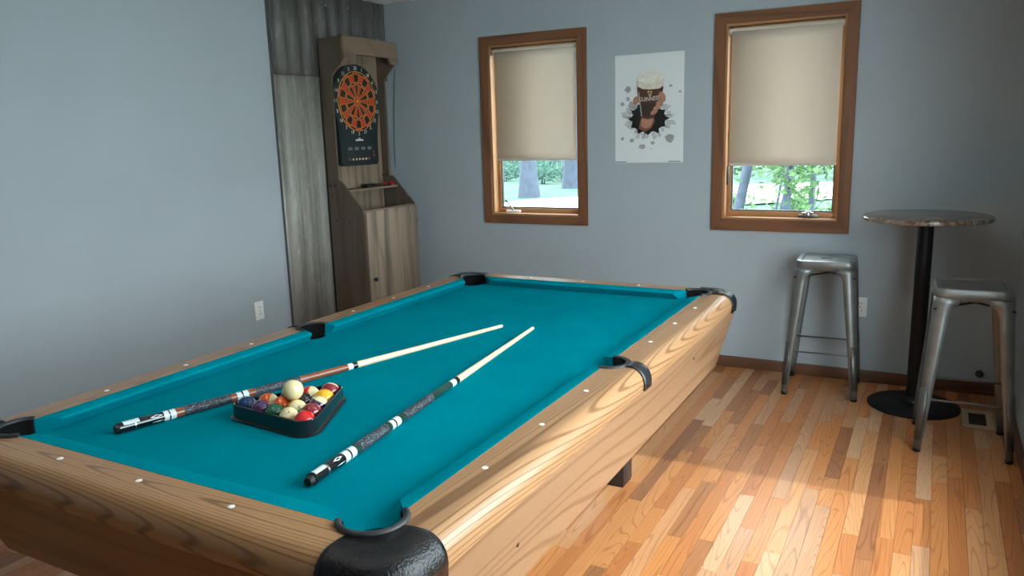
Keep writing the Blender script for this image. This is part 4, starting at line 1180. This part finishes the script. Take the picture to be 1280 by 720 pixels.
lathe('table_top', [(0, -0.026), (0.285, -0.026), (0.296, -0.022), (0.298, -0.013), (0.296, -0.004), (0.288, 0), (0, 0)], M_marble, bt, c=(BX, BY, BZ), n=72)
lathe('mounting_plate', [(0, -0.034), (0.09, -0.034), (0.11, -0.026), (0, -0.026)], M_blk_metal, bt, c=(BX, BY, BZ), n=32)
lathe('pole', [(0, 0.02), (0.0375, 0.02), (0.0375, BZ - 0.033), (0, BZ - 0.033)], M_blk_metal, bt, c=(BX, BY, 0), n=32)
lathe('collar', [(0.0376, 0.028), (0.058, 0.028), (0.056, 0.040), (0.042, 0.052), (0.0376, 0.054)], M_blk_metal, bt, c=(BX, BY, 0), n=32)
lathe('base', [(0, 0), (0.222, 0), (0.222, 0.006), (0.214, 0.012), (0.12, 0.020), (0.05, 0.029), (0, 0.029)], M_blk_metal, bt, c=(BX, BY, 0), n=64)

# ------------------------------------------------------------------ metal stools
def rrect(hx, hy, r, z, k=6):
    out = []
    for cx_, cy_, a0 in ((hx - r, hy - r, 0), (-hx + r, hy - r, 90), (-hx + r, -hy + r, 180), (hx - r, -hy + r, 270)):
        for j in range(k + 1):
            a = rad(a0 + 90 * j / k); out.append((cx_ + r * math.cos(a), cy_ + r * math.sin(a), z))
    return out
HS = 0.752
def make_stool():
    t = thing('bar_stool', '', 'stool')
    secs = [rrect(0.153, 0.153, 0.048, HS - 0.052), rrect(0.150, 0.150, 0.046, HS - 0.010), rrect(0.147, 0.147, 0.044, HS - 0.003), rrect(0.141, 0.141, 0.040, HS),
            rrect(0.122, 0.128, 0.030, HS), rrect(0.119, 0.125, 0.028, HS - 0.004), rrect(0.029, 0.012, 0.0115, HS - 0.005), rrect(0.028, 0.011, 0.0105, HS - 0.016)]
    bm = bmesh.new(); rg = [[bm.verts.new(v) for v in s_] for s_ in secs]
    n = len(rg[0])
    for a, b_ in zip(rg, rg[1:]):
        for k in range(n): bm.faces.new((a[k], a[(k + 1) % n], b_[(k + 1) % n], b_[k]))
    s_ = auto_smooth(from_bm('seat', bm, M_steel, t), 35)
    md = s_.modifiers.new('thick', 'SOLIDIFY'); md.thickness = 0.002; md.offset = -1
    # dark gap round the inset panel
    bm = bmesh.new()
    for sx in (1, -1): bm_box(bm, (sx * 0.1205 - 0.0016, -0.098, HS - 0.003), (sx * 0.1205 + 0.0016, 0.098, HS + 0.0004))
    from_bm('seat_seam', bm, M_black, s_)
    def leg_sec(z, sx, sy, arm, r, off=0.0):
        f = 1 - z / (HS - 0.015)
        hw = 0.1525 + (0.196 - 0.1525) * f + off
        pts = [(hw - arm, hw)]
        for j in range(7):
            a = rad(90 - 90 * j / 6); pts.append((hw - r + r * math.cos(a), hw - r + r * math.sin(a)))
        pts.append((hw, hw - arm))
        return [(sx * p[0], sy * p[1], z) for p in pts]
    for sx in (1, -1):
        for sy in (1, -1):
            def strip(name, zs, off, par):
                bm = bmesh.new(); rows = []
                for z, arm, r in zs: rows.append([bm.verts.new(v) for v in leg_sec(z, sx, sy, arm, r, off)])
                for a, b_ in zip(rows, rows[1:]):
                    for k in range(len(a) - 1): bm.faces.new((a[k], a[k + 1], b_[k + 1], b_[k]))
                o = auto_smooth(from_bm(name, bm, M_steel if name == 'leg' else M_steel_d, par), 50)
                md = o.modifiers.new('thick', 'SOLIDIFY'); md.thickness = 0.0022; md.offset = -1
                return o
            lg = strip('leg', [(HS - 0.040, 0.105, 0.045), (HS - 0.066, 0.098, 0.044), (HS - 0.082, 0.072, 0.043), (HS - 0.11, 0.066, 0.042), (0.35, 0.050, 0.030), (0.10, 0.037, 0.020), (0.012, 0.030, 0.016)], 0.0, t)
            strip('leg_overlay', [(0.30, 0.030, 0.026), (0.17, 0.034, 0.022), (0.06, 0.028, 0.017)], 0.0022, lg)
            f_ = 1 - 0.012 / (HS - 0.015); hw = 0.1525 + 0.0435 * f_ - 0.0165
            lathe('rubber_foot', [(0, 0), (0.015, 0), (0.017, 0.004), (0.017, 0.018), (0, 0.018)], M_black, lg, c=(sx * hw, sy * hw, 0), n=14)
    zr = 0.250
    hw = 0.1525 + 0.0435 * (1 - zr / (HS - 0.015)) - 0.006
    for sx, sy in ((0, 1), (0, -1), (1, 0), (-1, 0)):
        if sx == 0: box('rung', (-hw, sy * hw - 0.005, zr - 0.004), (hw, sy * hw + 0.005, zr + 0.004), M_steel_d, t, bev=0.002)
        else: box('rung', (sx * hw - 0.005, -hw, zr - 0.004), (sx * hw + 0.005, hw, zr + 0.004), M_steel_d, t, bev=0.002)
    for sg in (1, -1):
        z0_ = HS - 0.085 - (0.007 if sg > 0 else 0)
        hw2 = 0.152
        tube('cross_brace', [(-hw2, -sg * hw2, z0_), (0, 0, z0_ + 0.006), (hw2, sg * hw2, z0_)], 0.005, M_black, t, n=8)
    return t
st1 = make_stool()
st2 = copy_tree(st1)
st1.location = (3.120, -0.222, 0); st1.rotation_euler = (0, 0, rad(2.5))
st1['label'] = 'gunmetal square-seat bar stool standing under the window beside the bar table'
st2.location = (3.795, -0.795, 0); st2.rotation_euler = (0, 0, rad(2.0))
st2['label'] = 'gunmetal square-seat bar stool standing in front of the bar table by the right wall'
st1['group'] = st2['group'] = 'metal bar stools'

# ------------------------------------------------------------------ ceiling lamps (out of frame, seen as glints on the balls)
def emis(name, col, s_):
    m, nt, b = mat(name)
    b.inputs['Base Color'].default_value = c4(col); b.inputs['Emission Color'].default_value = c4(col); b.inputs['Emission Strength'].default_value = s_
    return m
M_bulb = emis('lamp_diffuser', (1.0, 0.93, 0.84), 110.0)
for k, (lx, ly, lab) in enumerate(((1.92, -3.70, 'recessed ceiling lamp above the corner of the pool table nearest the left wall'), (3.15, -2.40, 'recessed ceiling lamp beside the long side of the pool table'))):
    t = thing('ceiling_lamp', lab, 'ceiling lamp', (lx, ly, ZC))
    lathe('trim_ring', [(0.060, -0.0005), (0.085, -0.0005), (0.085, -0.004), (0.062, -0.010), (0.060, -0.0005)], M_plate, t, c=(lx, ly, ZC), n=32)
    lathe('diffuser', [(0, -0.0005), (0.060, -0.0005), (0.060, -0.004), (0, -0.006)], M_bulb, t, c=(lx, ly, ZC), n=32)

# ------------------------------------------------------------------ outdoors
GZ = -0.5
M_grass = plain('lawn_undergrowth', (0.026, 0.078, 0.050), 0.9, noise=0.6, scale=1.6, bump=1.0, bscale=8)
M_drive = plain('pale_driveway', (0.62, 0.62, 0.60), 0.9, noise=0.06, scale=2)
bm = bmesh.new(); bmesh.ops.create_grid(bm, x_segments=60, y_segments=60, size=1.0)
for v in bm.verts:
    v.co = Vector((v.co.x * 60 - 2, 42.3 + v.co.y * 42, GZ + 0.06 * math.sin(v.co.x * 40) * math.cos(v.co.y * 37) - 0.06))
struct(auto_smooth(from_bm('ground', bm, M_grass), 180))
box('bounce_ground', (RX + T + 0.02, -30, GZ - 0.2), (60, 0.25, GZ - 0.05), M_drive)['kind'] = 'structure'  # unseen pale ground, added to bounce daylight onto left wall and ceiling
# driveway: a turning circle joined to a lane
cl = [(-4.2, 15.0), (-2.9, 17.4), (-0.5, 20.6), (3.0, 22.5), (9.0, 24.0), (20.0, 25.0)]
hwd = [1.2, 2.2, 2.7, 2.6, 2.6, 2.6]
vs, fs = [], []
for k, (p, h_) in enumerate(zip(cl, hwd)):
    a = Vector(cl[min(k + 1, len(cl) - 1)]) - Vector(cl[max(k - 1, 0)]); a.normalize(); nrm_ = Vector((-a.y, a.x))
    for sg in (1, -1): vs.append((p[0] + nrm_.x * h_ * sg, p[1] + nrm_.y * h_ * sg, GZ + 0.03))
for k in range(len(cl) - 1): fs.append((2 * k, 2 * k + 1, 2 * k + 3, 2 * k + 2))
b0 = len(vs)
vs += [(-4.3 + 2.9 * math.cos(2 * PI * k / 40), 14.9 + 2.6 * math.sin(2 * PI * k / 40), GZ + 0.035) for k in range(40)]
fs.append(tuple(range(b0, b0 + 40)))
o = from_py('driveway', vs, fs, M_drive); o['kind'] = 'structure'; o.modifiers.new('t', 'SOLIDIFY').thickness = 0.08

def leaf_mat(name, c0, c1):
    m, nt, b = mat(name)
    out = [n for n in nt.nodes if n.type == 'OUTPUT_MATERIAL'][0]
    co = N(nt, 'ShaderNodeTexCoord'); nz = N(nt, 'ShaderNodeTexNoise'); nz.inputs['Scale'].default_value = 3.0; L(nt, co.outputs['Object'], nz.inputs['Vector'])
    r = N(nt, 'ShaderNodeValToRGB'); r.color_ramp.elements[0].position = 0.35; r.color_ramp.elements[1].position = 0.65
    r.color_ramp.elements[0].color = c4(c0); r.color_ramp.elements[1].color = c4(c1); L(nt, nz.outputs['Fac'], r.inputs['Fac'])
    L(nt, r.outputs['Color'], b.inputs['Base Color']); b.inputs['Roughness'].default_value = 0.6
    tr = N(nt, 'ShaderNodeBsdfTranslucent'); L(nt, r.outputs['Color'], tr.inputs['Color'])
    mx = N(nt, 'ShaderNodeMixShader'); mx.inputs[0].default_value = 0.45; L(nt, b.outputs[0], mx.inputs[1]); L(nt, tr.outputs[0], mx.inputs[2]); L(nt, mx.outputs[0], out.inputs[0])
    return m
M_leaf = leaf_mat('green_leaves', (0.040, 0.105, 0.035), (0.11, 0.20, 0.075))
M_leaf2 = leaf_mat('cool_green_leaves', (0.045, 0.115, 0.085), (0.075, 0.16, 0.125))
M_bark = plain('hazy_grey_bark', (0.042, 0.055, 0.080), 0.9, noise=0.3, scale=8, bump=1, bscale=20)  # grey bark with blue lens haze mixed into its colour
def leaves(rn, centres, n, spread, size):
    vs, fs = [], []
    for _ in range(n):
        c_ = rn.choice(centres)
        p = Vector(c_) + Vector((rn.gauss(0, spread), rn.gauss(0, spread), rn.gauss(0, spread * 0.6)))
        if p.z < GZ + 0.02: p.z = GZ + 0.02 + rn.random() * 0.1
        a = Vector((rn.uniform(-1, 1), rn.uniform(-1, 1), rn.uniform(-.6, .6))).normalized(); b_ = a.cross(Vector((rn.uniform(-1, 1), rn.uniform(-1, 1), rn.uniform(-1, 1)))).normalized()
        s_ = size * rn.uniform(0.6, 1.3); k = len(vs)
        vs += [p - a * s_, p + b_ * s_ * 0.45, p + a * s_, p - b_ * s_ * 0.45]; fs.append((k, k + 1, k + 2, k + 3))
    return vs, fs
def tree(name, label, loc, h, r, seed, nleaf, lmat, low=0.5, spread=0.7, lsize=0.10, lean=0.0, nbr=6, grp=None, cat='tree'):
    rn = random.Random(seed)
    t = thing(name, label, cat, (loc[0], loc[1], GZ), grp)
    base = Vector((loc[0], loc[1], GZ))
    pts = [base + Vector((lean * f * h + rn.uniform(-.03, .03) * h * f * 0.3, rn.uniform(-.02, .02) * h * f, f * h - (0.12 if f == 0 else 0))) for f in (0, 0.08, 0.3, 0.55, 0.8, 1.0)]
    tube('trunk', pts, [r * 1.5, r * 1.1, r, r * 0.75, r * 0.45, r * 0.12], M_bark, t, n=10)
    cs = []
    bm = bmesh.new()
    for k in range(nbr):
        f = low + (1 - low) * (k + rn.random()) / nbr
        i_ = min(int(f * 5), 4)
        p = base + Vector((lean * f * h, 0, f * h))
        a = rn.uniform(0, 2 * PI); ln = h * (0.10 * (1.15 - f) + 0.05)
        e = p + Vector((math.cos(a) * ln, math.sin(a) * ln, ln * 0.45))
        bm_tube(bm, [p, p.lerp(e, 0.5) + Vector((0, 0, 0.04 * h)), e], [r * 0.35, r * 0.22, r * 0.06], 6)
        cs += [tuple(p.lerp(e, 0.55)), tuple(e)]
    from_bm('branches', bm, M_bark, t, True)
    vs, fs = leaves(rn, cs, nleaf, spread, lsize)
    o = from_py('foliage', vs, fs, lmat, t); o['kind'] = 'stuff'
    return t
# woods behind the left-hand window
tree('forest_tree', 'thick grey tree trunk at the edge of the driveway turning circle', (-8.13, 18.1), 9, 0.26, 1, 700, M_leaf2, low=0.4, spread=0.4, lsize=0.16)
for k, (x_, y_, h_, r_, lab) in enumerate((
    (-8.0, 21.3, 10, 0.27, 'tall haze-blue tree trunk just behind the driveway turning circle'),
    (-11.0, 27.5, 10, 0.2, 'slanting forest tree between the two thick trunks'),
    (-15.8, 36.5, 12, 0.25, 'slim forest tree standing far back among the undergrowth'),
    (-18.6, 36.0, 12, 0.22, 'slim forest tree standing far back among the undergrowth'),
    (-14.8, 30.5, 12, 0.25, 'slim forest tree standing far back among the undergrowth'),
    (-12.6, 33.8, 12, 0.2, 'slim forest tree standing far back among the undergrowth'),
    (-17.0, 42.5, 13, 0.25, 'slim forest tree standing far back among the undergrowth'),
    (-21.5, 42.0, 13, 0.25, 'slim forest tree standing far back among the undergrowth'))):
    tree('forest_tree', lab, (x_, y_), h_, r_, 10 + k, 900, M_leaf2, low=0.3, spread=0.45, lsize=0.16, lean=0.01 * (k % 3 - 1), grp='slim trees far back in the woods' if k > 1 else None)
for k, (x_, y_) in enumerate(((-26, 36), (-23, 27), (-19, 20), (-4.5, 34), (-1.0, 40), (3.5, 36), (7.5, 31), (11.5, 36), (6.0, 17), (10.5, 18.5), (-31, 30))):
    tree('forest_tree', 'broad leafy tree standing in the wider woods around the lawn', (x_, y_), 10, 0.24, 300 + k, 700, M_leaf2, low=0.2, spread=0.6, lsize=0.18, grp='trees of the wider woods')
rn = random.Random(5)
def shrub(label, loc, h, seed, n, lmat, spread, lsize, grp):
    r = random.Random(seed)
    t = thing('shrub', label, 'shrub', (loc[0], loc[1], GZ), grp)
    bm = bmesh.new(); cs = []
    for k in range(6):
        a = r.uniform(0, 2 * PI); rr3 = r.uniform(0.1, 0.4) * h
        e = Vector((loc[0] + math.cos(a) * rr3, loc[1] + math.sin(a) * rr3, GZ + h * r.uniform(0.6, 1.0)))
        b0 = Vector((loc[0] + math.cos(a) * 0.06, loc[1] + math.sin(a) * 0.06, GZ - 0.1))
        bm_tube(bm, [b0, b0.lerp(e, 0.5) + Vector((0.03, 0, 0.05)), e], [0.02, 0.014, 0.005], 6)
        cs += [tuple(b0.lerp(e, 0.55)), tuple(b0.lerp(e, 0.8)), tuple(e)]
    from_bm('stems', bm, M_bark, t, True)
    vs, fs = leaves(r, cs, n, spread, lsize)
    o = from_py('foliage', vs, fs, lmat, t); o['kind'] = 'stuff'
for k in range(26):
    y_ = 23.5 + 0.75 * k; f = (k * 0.381966) % 1.0; x_ = 3.62 - (y_ + 4.77) * (0.43 + 0.16 * f)
    if (x_ + 4.3) ** 2 / 9 + (y_ - 14.9) ** 2 / 8 < 1.6: continue
    shrub('low green undergrowth bush among the forest trees', (x_, y_), rn.uniform(0.3, 0.6), 100 + k, 300, M_leaf2, 0.28, 0.09, 'undergrowth bushes among the trees')
# young growth outside the right-hand window
tree('forest_tree', 'leaning pale trunk just outside the window beside the bar table', (0.92, 7.0), 5, 0.070, 51, 200, M_leaf, low=0.5, spread=0.3, lsize=0.09, lean=0.19)
for k, (x_, y_, h_, r_, ln) in enumerate(((1.68, 7.0, 4.0, 0.055, 0.07), (1.93, 8.0, 4.5, 0.045, 0.03), (2.25, 7.0, 4.0, 0.016, 0.14), (1.40, 8.0, 4.2, 0.020, 0.16), (2.05, 9.2, 4.6, 0.02, 0.20), (1.10, 9.4, 4.4, 0.022, 0.16))):
    tree('sapling', 'thin leafy sapling growing outside the window beside the bar table', (x_, y_), h_, r_, 60 + k, 420, M_leaf, low=0.22, spread=0.2, lsize=0.075, lean=ln, nbr=8, grp='saplings outside the window', cat='sapling')
for k, (x_, y_) in enumerate(((0.2, 11.0), (1.0, 12.9), (1.9, 11.3), (0.7, 15.3), (-0.6, 13.8), (2.6, 13.2), (0.5, 27.0), (-1.9, 28.0), (-4.3, 28.5), (2.6, 29.5), (-0.6, 31.5), (-3.0, 33.0))):
    shrub('bright leafy bush along the lawn outside the window beside the bar table', (x_, y_), rn.uniform(0.28, 0.42) if y_ < 20 else 1.2, 200 + k, 300, M_leaf, 0.2 if y_ < 20 else 0.42, 0.07 if y_ < 20 else 0.14, 'bushes outside the window beside the bar table')
